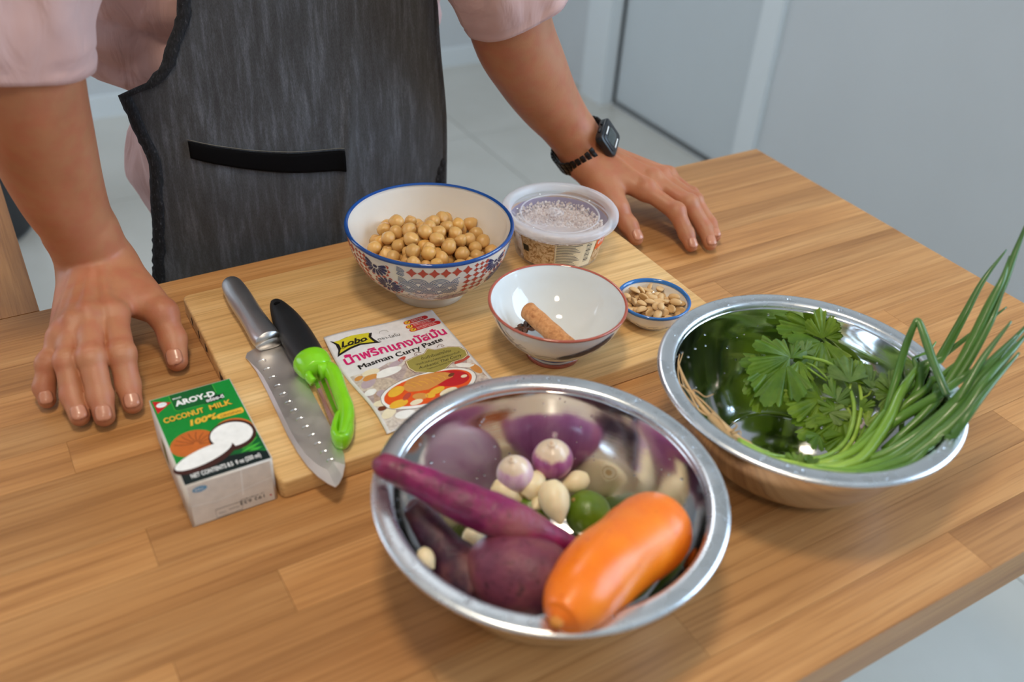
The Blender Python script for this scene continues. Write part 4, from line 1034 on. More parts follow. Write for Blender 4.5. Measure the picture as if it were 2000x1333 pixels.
# the big patterned bowl with chickpeas
cb = (.3410, .6890, BZ)
out = [(.0785, .0740), (.0782, .0722), (.0765, .062), (.0725, .048), (.065, .034), (.054, .022), (.042, .0145), (.036, .0125)]
foot = [(.0345, .0115), (.0345, .006), (.0350, .0005), (.0338, 0), (.0318, .0006), (.0310, .006), (.030, .0105), (0, .0100)]
inn = [(0, .0150), (.025, .0158), (.044, .0205), (.058, .031), (.0685, .046), (.0738, .060), (.0762, .0722), (.0768, .0740)]
bw = thing('chickpea_bowl', cb, 'large porcelain bowl with blue rim and patchwork pattern, full of chickpeas', 'bowl')
outp = Prof(out, cb)
obj('bowl_body', *lathe(prof_resample(inn, 5) + [(.0772, .0748), (.0780, .0748)] + prof_resample(out, 5), cb, 96), M['porcelain'], bw)
obj('foot_ring', *lathe([(.036, .0126)] + foot, cb, 72), M['foot'], bw)
obj('rim_line', *lathe([(.0754, .0742), (.0768, .0752), (.0776, .0756), (.0786, .0752), (.0791, .0738), (.0789, .0722), (.0787, .0720), (.0783, .0722)], cb, 96), M['cobalt'], bw)['label'] = 'cobalt blue rim line'
phi = math.atan2(-.69, -.34)
bmp = bowlmap(outp, phi, .066)
pat = bpy.data.objects.new('painted_pattern', bpy.data.meshes.new('painted_pattern'))
PB = {}
def pb(pts, ink_, h=.00018, cut=None):
    """patterns of one colour are gathered into one mesh"""
    bm = bmesh.new(); vs_ = [bm.verts.new((p[0], p[1], 0)) for p in pts]
    bm.faces.new(vs_); bmesh.ops.triangulate(bm, faces=bm.faces[:])
    if cut:
        for ax in (0, 1):
            lo = min(p[ax] for p in pts); hi = max(p[ax] for p in pts); k = math.ceil(lo / cut) * cut
            while k < hi:
                co = [0, 0, 0]; no = [0, 0, 0]; co[ax] = k; no[ax] = 1
                bmesh.ops.bisect_plane(bm, geom=bm.verts[:] + bm.edges[:] + bm.faces[:], plane_co=co, plane_no=no); k += cut
    bm.verts.index_update()
    PB.setdefault(ink_, MB()).add([bmp(x.co.x, x.co.y, h) for x in bm.verts], [tuple(x.index for x in q.verts) for q in bm.faces]); bm.free()
def pbl(P, w_, ink_, h=.0002, closed=False):
    L, R_ = stroke(P, w_, closed); n = len(P); v = []; f = []
    for a, b in zip(L, R_): v += [bmp(a.x, a.y, h), bmp(b.x, b.y, h)]
    for i in range(n if closed else n - 1):
        j = (i + 1) % n; f.append((2 * i, 2 * i + 1, 2 * j + 1, 2 * j))
    PB.setdefault(ink_, MB()).add(v, f)
SM = outp.s[-1] * 1000
def flower(cx, cy, R_, n=14):
    pb(ell(cx, cy, 2.2, 1.8, 10), 'navy')
    for k in range(n):
        a = 2 * pi * k / n + .1; d = (math.cos(a), math.sin(a) * .92); p = (-d[1], d[0])
        def P(r, w_): return (cx + d[0] * r + p[0] * w_, cy + d[1] * r + p[1] * w_)
        if cy + d[1] * R_ < 3.0 or cy + d[1] * R_ > SM - 1: continue
        pb([P(3.2, -.35), P(7.5, -1.5), P(10.4, -1.7), P(11.6, 0), P(10.4, 1.7), P(7.5, 1.5), P(3.2, .35)], 'navy')
        pb([P(11.4, -1.9), P(13, -1.7), P(14.2, 0), P(13, 1.7), P(11.4, 1.9), P(12.2, 0)], 'rust')
def diamonds(x0, x1, y0, y1, c_):
    nx_ = max(1, round((x1 - x0) / c_)); ny_ = max(1, round((y1 - y0) / c_)); cx_ = (x1 - x0) / nx_; cy_ = (y1 - y0) / ny_
    for i in range(nx_):
        for j in range(ny_):
            X = x0 + (i + .5) * cx_; Y = y0 + (j + .5) * cy_; a = cx_ * .50; b = cy_ * .50
            P = []
            for q, (sx, sy) in enumerate(((1, 0), (0, 1), (-1, 0), (0, -1))):
                P.append((X + sx * a, Y + sy * b)); nx2, ny2 = ((1, 1), (-1, 1), (-1, -1), (1, -1))[q]; P.append((X + nx2 * a * .40, Y + ny2 * b * .40))
            pb(P, 'rust')
def waves(x0, x1, y0, y1, R_, clip=None):
    row = 0; y = y0 + R_
    while y < y1 + R_:
        x = x0 + (R_ if row % 2 else 0)
        while x < x1 + R_ * .5:
            for q in (1.0, .78, .56, .34):
                P = [(x + R_ * q * math.cos(a), y - R_ * q * math.sin(a) * .9) for a in np.linspace(.30 if q > .5 else .1, pi - (.30 if q > .5 else .1), 10)]
                P = [p for p in P if x0 <= p[0] <= x1 and y0 <= p[1] <= y1]
                if len(P) > 2: pbl(P, .75, 'teal')
            x += 2 * R_
        y += R_ * .62; row += 1
def plum(cx, cy, R_):
    for k in range(5):
        a = 2 * pi * k / 5 + .5; c0 = (cx + R_ * .62 * math.cos(a), cy + R_ * .55 * math.sin(a))
        pbl([(c0[0] + R_ * .46 * math.cos(a + t_), c0[1] + R_ * .40 * math.sin(a + t_)) for t_ in np.linspace(-1.9, 1.9, 12)], .35, 'navy')
    for k in range(9):
        a = 2 * pi * k / 9; pbl([(cx + R_ * .12 * math.cos(a), cy + R_ * .12 * math.sin(a)), (cx + R_ * .42 * math.cos(a), cy + R_ * .42 * math.sin(a))], .25, 'navy')
for rep in range(4):
    o_ = rep * 2 * pi * 66 / 4
    def ox(x): return x + o_
    flower(ox(-45), 12, 14); flower(ox(-36), 33, 14)
    waves(ox(-26), ox(24), 15 if True else 0, 38, 8.5); waves(ox(-26), ox(-19), 3.5, 15, 7)
    diamonds(ox(-18), ox(34), 3.6, 14, 8.2)
    diamonds(ox(27), ox(50), 14, 40, 6.8); diamonds(ox(35), ox(50), 3.6, 14, 5)
    for x_, y_ in ((-14, 46), (2, 44), (16, 47), (-28, 52), (30, 46)): plum(ox(x_), y_, 7.5)
    pb([(ox(6), 50), (ox(16), 44), (ox(34), 44), (ox(38), 50), (ox(26), 54), (ox(10), 54)], 'lilac', .00012, 5)
    for k in range(7): pbl([(ox(-56 + k * 1.0), 46), (ox(-52 + k * 1.6), 56)], .5, 'teal')
for k_, mb_ in PB.items():
    mb_.build('painted_pattern', INK[k_], bw, sm=False)['kind'] = 'stuff'

def pack(n, r, inside, cen, seedpts, its=260, rv=.12, seed=3):
    """relax n balls so that they touch without overlapping, kept in the region by inside(P, R)"""
    rg = np.random.default_rng(seed); R_ = r * (1 + rv * rg.uniform(-1, 1, n)); P = seedpts(rg, n)
    for _ in range(its):
        D = P[:, None] - P[None]; d = np.linalg.norm(D, axis=2) + np.eye(n); ov = (R_[:, None] + R_[None]) - d; ov[ov < 0] = 0; np.fill_diagonal(ov, 0)
        P = P + (D / d[..., None] * ov[..., None] * .34).sum(1)
        P[:, 2] -= .00010
        P = inside(P, R_)
    return P, R_
def bowl_inside(prof, c, top):
    pr2 = np.array(prof_resample(prof, 10))
    dr = np.diff(pr2, axis=0); nr = np.stack([-dr[:, 1], dr[:, 0]], 1); nr /= np.linalg.norm(nr, axis=1)[:, None]; pm_ = (pr2[:-1] + pr2[1:]) / 2
    def f(P, R_):
        q = P - np.array(c); rad = np.hypot(q[:, 0], q[:, 1]) + 1e-9
        for _ in range(2):
            d = (rad[:, None] - pm_[None, :, 0]) * nr[None, :, 0] + (q[:, 2][:, None] - pm_[None, :, 1]) * nr[None, :, 1]
            k = np.argmin(np.hypot(rad[:, None] - pm_[None, :, 0], q[:, 2][:, None] - pm_[None, :, 1]), 1)
            dd = d[np.arange(len(q)), k]; push = np.maximum(0, R_ * 1.02 - dd)
            nrad = rad + nr[k, 0] * push; q[:, 2] += nr[k, 1] * push
            q[:, 0] *= nrad / rad; q[:, 1] *= nrad / rad; rad = np.maximum(nrad, 1e-9)
        tz = top(rad, q); q[:, 2] = np.minimum(q[:, 2], tz - R_ * .7)
        return q + np.array(c)
    return f
# chickpeas
def ctop(rad, q):
    th = .0550 + .0150 * np.clip(1 - (rad / .052) ** 2, -1, 1) + q[:, 1] * .10 - q[:, 0] * .0
    return th
ins = bowl_inside(inn, cb, ctop)
NP = 190
P, R_ = pack(NP, .0066, ins, cb, lambda rg, n: np.array(cb) + np.stack([rg.uniform(-.04, .04, n), rg.uniform(-.04, .04, n), rg.uniform(.025, .06, n)], 1), seed=4)
t = NT('chickpea_skin'); v = t.coord('Object', (1, 1, 1), 7); oi = t.new('ShaderNodeObjectInfo')
n = t.noise(v, 160, 3); c = t.ramp(n, [(.3, rgb(208, 160, 92)), (.7, rgb(228, 184, 118))]); c2 = t.ramp(oi.outputs['Random'], [(0, (.90, .86, .80, 1)), (.8, (1.04, 1.02, .98, 1)), (1, (1.08, 1.0, .72, 1))]); t.color(t.mix(1.0, c, c2, 'MULTIPLY'))
t.set(Roughness=.26, Subsurface_Weight=.15, Subsurface_Scale=.003); t.bump(t.noise(v, 500, 2), .15, .0004); M['chickpea'] = t.m
def pea_mesh(seed):
    v, f = sphere((0, 0, 0), 1, 14, 10); out_ = []
    for p in v:
        p = Vector(p); q = p.copy()
        q *= 1 + .13 * mn.noise(p * 1.3 + Vector((seed, 0, 0)))
        q += Vector((0, 0, .24)) * math.exp(-((p - Vector((0, 0, 1))).length / .42) ** 2)          # beak
        q *= 1 - .13 * math.exp(-(p.x / .18) ** 2) * max(0, p.z + .2) * (1 - math.exp(-((p - Vector((0, 0, 1))).length / .3) ** 2))  # groove
        q.x *= 1.06; out_.append(tuple(q))
    return out_, f
pm_list = []
for k in range(5):
    me = bpy.data.meshes.new('chickpea'); v, f = pea_mesh(k * 3.1); me.from_pydata(v, [], f); me.materials.append(M['chickpea']); smooth(me); pm_list.append(me)
for i in range(NP):
    o = bpy.data.objects.new('chickpea', pm_list[i % 5]); COL.objects.link(o); o.location = P[i]; s_ = R_[i] * .985; o.scale = (s_, s_, s_); o.rotation_euler = (random.uniform(0, 6.28), random.uniform(0, 6.28), random.uniform(0, 6.28))
    tag(o, 'cooked tan chickpea heaped in the blue-rimmed patterned bowl', 'chickpea', 'chickpeas in the patterned bowl')

# ------------------------------------------------------------------ small bowl with cinnamon and star anise
rb_ = (.3945, .5470, BZ)
out2 = [(.0605, .0560), (.0600, .0548), (.0575, .046), (.0520, .0345), (.0430, .023), (.0320, .0135), (.0245, .0095)]
inn2 = [(0, .0105), (.016, .0112), (.030, .0165), (.0420, .027), (.0510, .039), (.0562, .0505), (.0585, .0560)]
sb = thing('spice_bowl', rb_, 'white porcelain bowl with thin rust rim holding cinnamon and star anise', 'bowl')
obj('bowl_body', *lathe(prof_resample(inn2, 5) + [(.0590, .0566), (.0600, .0566)] + prof_resample(out2, 5), rb_, 96), M['porcelain_w'], sb)
obj('foot_ring', *lathe([(.0250, .0097), (.0238, .0086), (.0235, .004), (.0238, .0003), (.0225, 0), (.0212, .0006), (.0208, .006), (0, .0065)], rb_, 64), M['porcelain_w'], sb)
obj('foot_line', *lathe([(.0238, .0040), (.0246, .0035), (.0247, .0003), (.0236, 0.0001)], rb_, 64), M['brick_rim'], sb)
obj('foot_line', *lathe([(.0243, .0092), (.0242, .0066), (.0236, .0062)], rb_, 64), M['cobalt'], sb)
obj('rim_line', *lathe([(.0582, .0562), (.0590, .0569), (.0600, .0570), (.0608, .0564), (.0609, .0553), (.0604, .0550)], rb_, 96), M['brick_rim'], sb)['label'] = 'thin rust-coloured rim line'
o2 = Prof(out2, rb_); bmp = bowlmap(o2, phi, .045); PB = {}
INK['slate'] = ink('dark_slate', rgb(52, 58, 74)); INK['wash'] = ink('ink_wash', rgb(120, 128, 142))
for rep in range(2):
    q = rep * pi * 45 - 9
    pb([(q + 4, 26), (q + 10, 21), (q + 20, 16), (q + 34, 9), (q + 42, 5), (q + 47, 6), (q + 46, 12), (q + 38, 18), (q + 28, 24), (q + 14, 30), (q + 6, 31)], 'wash', .00014, 4)
    for a_, b_ in (((8, 26), (16, 22)), ((18, 22), (27, 16)), ((28, 17), (37, 11)), ((37, 12), (43, 8))):
        x0, y0, x1, y1 = a_[0] + q, a_[1], b_[0] + q, b_[1]; cx_, cy_ = (x0 + x1) / 2, (y0 + y1) / 2
        pb(ell(cx_, cy_ + 2, math.hypot(x1 - x0, y1 - y0) / 2 + 1.6, 4.6, 16, math.atan2(y1 - y0, x1 - x0)), 'slate', .0003, 4)
    pbl([(q + 6, 30), (q + 0, 33), (q - 8, 33), (q - 12, 29), (q - 6, 27), (q + 2, 28), (q + 8, 33), (q + 20, 34), (q + 32, 31)], .8, 'slate')
    pbl([(q - 40, 6), (q - 36, 13), (q - 30, 19), (q - 24, 22), (q - 18, 20), (q - 22, 17), (q - 28, 23), (q - 24, 30), (q - 14, 33)], .7, 'slate')
    pbl([(q - 38, 12), (q - 33, 20), (q - 26, 27), (q - 18, 30)], 1.6, 'wash')
    pb([(q - 44, 4), (q - 40, 4), (q - 34, 16), (q - 37, 18)], 'wash', .00014, 4)
    pbl([(q - 34, 8), (q - 31, 12), (q - 27, 14), (q - 30, 17), (q - 34, 14)], .6, 'slate')
for k_, mb_ in PB.items(): mb_.build('painted_pattern', INK[k_], sb, sm=False)['kind'] = 'stuff'
# cinnamon: a rolled quill
t = NT('cinnamon'); v = t.coord('Generated', (1, 1, 1)); vo2 = t.coord('Object', (260, 260, 260)); n = t.noise(vo2, 1, 5, .6, .4)
t.color(t.ramp(n, [(.25, rgb(166, 102, 56)), (.5, rgb(206, 142, 88)), (.75, rgb(222, 164, 108))])); t.set(Roughness=.75); t.bump(n, .5, .0008); M['cinnamon'] = t.m
A = at(1032, 606, BZ + .0385); B = at(1112, 678, BZ + .0335)
ax = (B - A); L = ax.length; ax.normalize(); s1 = ax.cross(Vector((0, 0, 1))).normalized(); s2 = s1.cross(ax)
vv = []; ff = []; NA, NL = 56, 20
for k in range(NL + 1):
    for i in range(NA + 1):
        u = i / NA; th = -2.0 + 2 * pi * 1.55 * u; rr_ = .0088 - .0042 * u + .0002 * math.sin(k * .9 + u * 20)
        if u < .06: rr_ -= .0012 * (1 - u / .06)
        e = .0012 * mn.noise(Vector((u * 5, 0, 0))) if k in (0, NL) else 0
        p = A + ax * (L * k / NL + e) + s1 * (rr_ * math.cos(th)) + s2 * (rr_ * math.sin(th)); vv.append(tuple(p))
for k in range(NL):
    for i in range(NA): ff.append((k * (NA + 1) + i, k * (NA + 1) + i + 1, (k + 1) * (NA + 1) + i + 1, (k + 1) * (NA + 1) + i))
ci = obj('cinnamon_stick', vv, ff, M['cinnamon'], origin=tuple((A + B) / 2)); solidify(ci, .0011, 0)
tag(ci, 'rolled light brown cinnamon stick leaning in the rust-rimmed bowl', 'cinnamon')
t = NT('star_anise'); v = t.coord('Object'); n = t.noise(v, 420, 3); t.color(t.ramp(n, [(.3, rgb(52, 30, 20)), (.7, rgb(112, 70, 46))])); t.set(Roughness=.45); t.bump(n, .5, .0006); M['anise'] = t.m
sa0 = at(1028, 641, BZ + .0250)
an = thing('star_anise', tuple(sa0), 'dark brown star anise beside the cinnamon stick', 'spice')
tilt = Matrix.Rotation(-.35, 3, 'X') @ Matrix.Rotation(-.25, 3, 'Y')
for k in range(8):
    a = 2 * pi * k / 8 + .2; d = tilt @ Vector((math.cos(a), math.sin(a), 0)); u = tilt @ Vector((0, 0, 1)); l = u.cross(d); v = []; f = []
    L_ = .0135 * (1 - .12 * (k % 3)); N = 8
    for j in range(N + 1):
        s_ = j / N; w_ = .0026 * math.sin(pi * min(1, s_ * .92 + .04)) ** .7 + .0002; hgt = .0046 * math.sin(pi * min(1, s_ * .9 + .08)) ** .8
        c_ = sa0 + d * (L_ * s_ + .0008) + u * (.0014 * s_ * s_)
        for (b, h) in ((-.55 * w_, hgt * .55), (-w_, hgt * .2), (-.3 * w_, -hgt * .5), (.3 * w_, -hgt * .5), (w_, hgt * .2), (.55 * w_, hgt * .55), (0, hgt * .05)): v.append(tuple(c_ + l * b + u * h))
    for j in range(N):
        for i in range(7): f.append((j * 7 + i, j * 7 + (i + 1) % 7, (j + 1) * 7 + (i + 1) % 7, (j + 1) * 7 + i))
    f.append(tuple(range(7))); f.append(tuple(range(N * 7, N * 7 + 7)))
    obj('carpel', v, f, M['anise'], an)
    if k % 2 == 0: obj('seed', *sphere(sa0 + d * (L_ * .5) + u * .0016, (.0017, .0014, .0011), 10, 7), M['rubber'], an)
obj('stalk', *sphere(sa0, (.0018, .0018, .0014), 8, 6), M['anise'], an)

# ------------------------------------------------------------------ saucer with peanuts
sc_ = (.5065, .5495, BZ)
out3 = [(.0345, .0250), (.0342, .0240), (.0322, .016), (.0275, .0085), (.0205, .0040), (.0185, .0035)]
inn3 = [(0, .0055), (.014, .0060), (.0225, .0090), (.0290, .0150), (.0318, .0215), (.0328, .0250)]
pd = thing('peanut_saucer', sc_, 'small blue-rimmed porcelain saucer heaped with peanut halves', 'saucer')
obj('saucer_body', *lathe(prof_resample(inn3, 5) + [(.0332, .0254), (.0340, .0254)] + prof_resample(out3, 5) + [(.0182, .0004), (.0174, 0), (.0164, .0006), (.0160, .003), (0, .003)], sc_, 80), M['porcelain'], pd)
obj('rim_line', *lathe([(.0316, .0228), (.0322, .0245), (.0331, .0258), (.0341, .0258), (.0349, .0251), (.0348, .0236), (.0343, .0226), (.0338, .0228)], sc_, 80), M['rim_blue'], pd)['label'] = 'sky blue painted rim band'
o3 = Prof(out3, sc_); bmp = bowlmap(o3, phi, .026); PB = {}
for q in range(-3, 4):
    x = q * 24
    pbl([(x - 8, 14), (x - 2, 12.5), (x + 5, 15), (x + 1, 17.5), (x - 4, 15.5)], .6, 'slate'); pbl([(x + 6, 13), (x + 9, 16), (x + 14, 15.5)], 1.0, 'wash')
for k_, mb_ in PB.items(): mb_.build('painted_pattern', INK[k_], pd, sm=False)['kind'] = 'stuff'
ins = bowl_inside(inn3, sc_, lambda rad, q: .0275 + .0085 * np.clip(1 - (rad / .027) ** 2, -1.0, 1))
NN = 84
P, R_ = pack(NN, .0041, ins, sc_, lambda rg, n: np.array(sc_) + np.stack([rg.uniform(-.02, .02, n), rg.uniform(-.02, .02, n), rg.uniform(.012, .026, n)], 1), seed=9)
t = NT('peanut'); v = t.coord('Object', (1, 1, 1), 7); oi = t.new('ShaderNodeObjectInfo'); n = t.noise(v, 260, 3)
c = t.ramp(n, [(.3, rgb(206, 162, 104)), (.6, rgb(226, 190, 138)), (.8, rgb(238, 212, 168))]); c2 = t.ramp(oi.outputs['Random'], [(0, (.88, .80, .68, 1)), (.6, (1.0, .98, .95, 1)), (1, (1.05, 1.04, 1.03, 1))]); t.color(t.mix(1, c, c2, 'MULTIPLY')); t.set(Roughness=.42); t.bump(n, .2, .0005); M['peanut'] = t.m
nut = []
for k in range(4):
    v, f = sphere((0, 0, 0), 1, 14, 9); vv = []
    for p in v:
        x, y, z = p; z2 = z * (1.0 if z > 0 else (.22 if k < 3 else .9)); x2 = x * 1.42; y2 = y * (.98 - .10 * math.cos(x * 2.2) + .05 * x)
        if z < 0 and k < 3: z2 += .10 * math.exp(-(y / .35) ** 2) * (1 - x * x)      # split face
        z2 += .12 * x * x * (1 if k == 1 else -1) * .6
        vv.append((x2, y2, z2 * .9))
    me = bpy.data.meshes.new('peanut_half'); me.from_pydata(vv, [], f); me.materials.append(M['peanut']); smooth(me); nut.append(me)
for i in range(NN):
    o = bpy.data.objects.new('peanut_half', nut[i % 4]); COL.objects.link(o); o.location = P[i]; s_ = R_[i] * .98; o.scale = (s_, s_, s_)
    o.rotation_euler = (random.choice((0, pi, pi * .5, 2.4)) + random.uniform(-.6, .6), random.uniform(-.5, .5), random.uniform(0, 6.28))
    tag(o, 'roasted peanut half heaped in the small blue-rimmed saucer', 'peanut', 'peanut halves in the saucer')

# ------------------------------------------------------------------ plastic tub of flakes
tc = (.4925, .6955, BZ)
tu = thing('plastic_tub', tc, 'clear plastic lidded tub of flaked filling with a printed label, behind the bowls', 'tub')
def plastic(name, c, alpha, rough):
    t = NT(name); t.set(Base_Color=c, Roughness=rough, IOR=1.45)
    tr_ = t.new('ShaderNodeBsdfTransparent'); tr_.inputs[0].default_value = (.96, .96, .97, 1); mx = t.new('ShaderNodeMixShader'); mx.inputs[0].default_value = alpha
    fz = t.new('ShaderNodeLayerWeight'); pw = t.new('ShaderNodeMath', operation='POWER'); pw.inputs[1].default_value = 4; t.link(fz.outputs['Facing'], pw.inputs[0])
    ad = t.new('ShaderNodeMath', operation='MULTIPLY_ADD'); ad.inputs[1].default_value = .45; ad.inputs[2].default_value = alpha; ad.use_clamp = True
    t.link(pw.outputs[0], ad.inputs[0]); t.link(ad.outputs[0], mx.inputs[0]); t.link(tr_.outputs[0], mx.inputs[1]); t.link(t.b.outputs[0], mx.inputs[2]); t.link(mx.outputs[0], t.out.inputs['Surface']); return t.m
M['clear'] = plastic('clear_plastic', (.86, .87, .90, 1), .08, .10); M['frost'] = plastic('frosted_plastic', (.86, .86, .92, 1), .42, .22); M['lidtop'] = plastic('lid_film', (.86, .85, .92, 1), .14, .06)
tw = [(.0, .0012), (.040, .0012), (.0435, .004), (.0460, .014), (.0495, .030), (.0520, .041), (.0545, .045), (.0560, .0495)]
obj('container', *lathe(tw, tc, 80), M['clear'], tu)
obj('container_lip', *lathe([(.0520, .0405), (.0535, .0400), (.0545, .0405), (.0535, .0412)], tc, 80), M['frost'], tu)
ld = obj('lid', *lathe([(0, .0455), (.0495, .0455), (.0500, .0468)], tc, 80), M['lidtop'], tu)
obj('lid_rim', *lathe([(.0500, .0460), (.0512, .0505), (.0528, .0522), (.0560, .0525), (.0590, .0518), (.0604, .0500), (.0606, .0462), (.0598, .0440), (.0590, .0442)], tc, 80), M['frost'], ld)
obj('lid_ring', *lathe([(.0395, .0457), (.0400, .0464), (.0410, .0464), (.0415, .0457)], tc, 80), M['frost'], ld)
obj('vent_disc', *lathe([(0, .0468), (.0085, .0468), (.0092, .0462), (.0100, .0457)], (tc[0] - .004, tc[1] + .004, BZ), 32), M['lidtop'], ld)
def lidm(x, y, h): return (tc[0] + x * mm, tc[1] + y * mm, BZ + .0460 + h)
for (s_, x, y, z, r_) in (('5', 26, 20, 6, .3), ('PP', -32, -12, 5, 1.2), ('♻', 2, -38, 5, 0), ('MICROWAVE', -40, 4, 4, 1.7), ('BPA FREE', 14, -36, 4, .3)):
    word('embossed_mark', s_, x, y, z, M['frost'], lidm, ld, .0003, rot=r_)
for k in range(6): obj('embossed_spot', *sphere((tc[0] + .044 * math.cos(1.5 + k), tc[1] + .044 * math.sin(1.5 + k), BZ + .0462), (.0012, .0008, .0006), 8, 5), INK['white'], ld)
# contents
t = NT('flakes'); v = t.coord('Object'); n = t.noise(v, 170, 3, .6); t.color(t.ramp(n, [(.32, rgb(190, 150, 128)), (.45, rgb(230, 214, 204)), (.7, rgb(240, 230, 224))])); t.set(Roughness=.7); M['flake'] = t.m
mb = MB(); rg = random.Random(5)
for k in range(2600):
    a = rg.uniform(0, 2 * pi); z = .0035 + .033 * rg.random() ** .7; zs = rg.random(); wall = rg.random() < .45
    rmax = .041 + (z / .045) * .0085
    r = rmax - .002 - rg.random() * .002 if wall else rmax * math.sqrt(rg.random()) * .95
    if not wall: z = max(z, .028 + .010 * math.exp(-(r / .03) ** 2) * rg.random() + .006 * rg.random())
    c_ = Vector((tc[0] + r * math.cos(a), tc[1] + r * math.sin(a), BZ + z)); s_ = rg.uniform(.0009, .0025)
    E = Euler((rg.uniform(0, 6), rg.uniform(0, 6), rg.uniform(0, 6))).to_matrix()
    q = [(1, 0, 0), (.2, .8, .15), (-.9, .3, 0), (-.5, -.7, .1), (.5, -.6, -.1), (0, 0, .5), (0, 0, -.45)]
    mb.add([tuple(c_ + E @ Vector((p[0] * s_, p[1] * s_, p[2] * s_))) for p in q], [(0, 1, 5), (1, 2, 5), (2, 3, 5), (3, 4, 5), (4, 0, 5), (1, 0, 6), (2, 1, 6), (3, 2, 6), (4, 3, 6), (0, 4, 6)])
cf_ = mb.build('flaked_filling', M['flake'], tu, sm=False); cf_['kind'] = 'stuff'
obj('filling_core', *lathe([(0, .003), (.038, .003), (.0425, .012), (.0460, .028), (.034, .033), (0, .035)], tc, 48), M['flake'], tu)
# label sleeve; reads from outside, so it shows mirrored through the lid at the back
o4 = Prof([(.0524, .0405), (.0500, .030), (.0464, .014), (.0440, .0045)], tc); lm = bowlmap(o4, phi, .049)
def lab(name, pts, m, h=.0003): return flat(name, pts, m, lm, tu, h, cut=4)
t = NT('food_photo'); v = t.coord('Object'); n = t.noise(v, 210, 4, .65, 1.2); t.color(t.ramp(n, [(.3, rgb(84, 52, 34)), (.44, rgb(176, 134, 84)), (.6, rgb(222, 200, 168)), (.8, rgb(196, 92, 54))])); t.set(Roughness=.3); M['foodphoto'] = t.m
lab('label_photo', [(-46, 2.5), (-9, 2.5), (-9, 34), (-46, 34)], M['foodphoto'])
lab('label_panel', [(-8.6, 2.5), (35, 2.5), (35, 34), (-8.6, 34)], INK['cream'])
for k in range(13): line('small_print', [(-7.6 + (25.6 - (k * 7) % 9) * q / 9, 4 + k * 2.2) for q in range(10)], 1.0, INK['grey'], lm, tu, .00045)
for k in range(12): line('barcode_bar', [(23 + q * 1.5, 4 + k * 2.1) for q in range(5)], (.7, 1.3, .5)[k % 3], INK['black'], lm, tu, .00045)
lab('red_panel', [(34, 1.5), (50, 1.5), (50, 34), (34, 34)], M['foodphoto'], .00032); lab('red_panel', [(35.5, 2.0), (50, 2.0), (50, 14), (35.5, 16)], INK['orange'], .0005)
word('label_word', 'ยำๆ', 38, 10.5, 7, INK['white'], lambda x, y, h: lm(x, 20 - y + 0, h), tu, .0006, bold=.02, width=9)
lab('label_plate', [(-44, 12), (-37, 12), (-37, 20), (-44, 20)], INK['black'], .0005)
lab('label_back', [(78, 3.0), (216, 3.0), (216, 32), (78, 32)], INK['purple'], .0003)
word('label_word', 'ยำมะม่วง', 170, -1, 17, INK['white'], lambda x, y, h: lm(x, 22 - y, h), tu, -.0005, bold=.02, width=40)
word('label_word', 'ปลากรอบ', 110, -1, 17, INK['white'], lambda x, y, h: lm(x, 22 - y, h), tu, -.0005, bold=.02, width=46)

# ------------------------------------------------------------------ steel mixing bowls
SP = [(0, .0009), (.046, .0009), (.0535, .0022), (.0660, .0105), (.0800, .0250), (.0915, .0450), (.0990, .0640), (.1030, .0800)]
SPr = prof_resample(SP, 8)
RS = np.array(SPr)
def rin(z):
    """inner radius of the steel bowl at height z"""
    return float(np.interp(z, RS[8:, 1], RS[8:, 0]))
def zin(r): return float(np.interp(r, RS[:, 0], RS[:, 1]))
def inb(p, c, m=.002):
    """keep a point inside the bowl"""
    p = Vector(p); q = Vector((p.x - c[0], p.y - c[1])); z = p.z
    if z > .083: return p
    z = max(z, .0015 + m); R_ = rin(z) - m; r = q.length
    if r > R_: q *= R_ / r
    return Vector((c[0] + q.x, c[1] + q.y, max(z, zin(q.length) + m)))
def steel_bowl(c, label, seed):
    b = thing('mixing_bowl', (c[0], c[1], 0), label, 'bowl', 'steel mixing bowls')
    o = obj('basin', *lathe(SPr, (c[0], c[1], 0), 128), M['steel_bowl'], b); solidify(o, .0008, 1)
    rim = obj('rim', *lathe([(.1029, .0795), (.1034, .0826), (.1046, .0842), (.1070, .0847), (.1140, .0850), (.1162, .0846), (.1172, .0834), (.1170, .0818), (.1158, .0812), (.1146, .0818), (.1140, .0836), (.1066, .0834), (.1040, .0826), (.1032, .0806)], (c[0], c[1], 0), 128), M['steel_rim'], b)
    rg = random.Random(seed); mb = MB()
    for k in range(46):
        a = rg.uniform(0, 2 * pi); r = rg.uniform(.1060, .1135); s_ = rg.uniform(.0005, .0014) * (1.5 if rg.random() < .15 else 1)
        mb.add(*sphere((c[0] + r * math.cos(a), c[1] + r * math.sin(a), .0848), (s_ * rg.uniform(.8, 1.5), s_, s_ * .55), 10, 6))
    for k in range(60):
        z = rg.uniform(.010, .075); a = rg.uniform(-.6, 2.6); r = rin(z) - .0004; s_ = rg.uniform(.0004, .0010)
        mb.add(*sphere((c[0] + r * math.cos(a), c[1] + r * math.sin(a), z), s_, 8, 6))
    o = mb.build('water_drops', M['water'], b); o['kind'] = 'stuff'
    return b
FB = (.2636, .3522); RB = (.5047, .3594)
steel_bowl(FB, 'front steel mixing bowl holding the carrot, purple sweet potatoes, garlic and limes', 3)
steel_bowl(RB, 'right-hand steel mixing bowl holding the coriander and green onion leaves', 8)

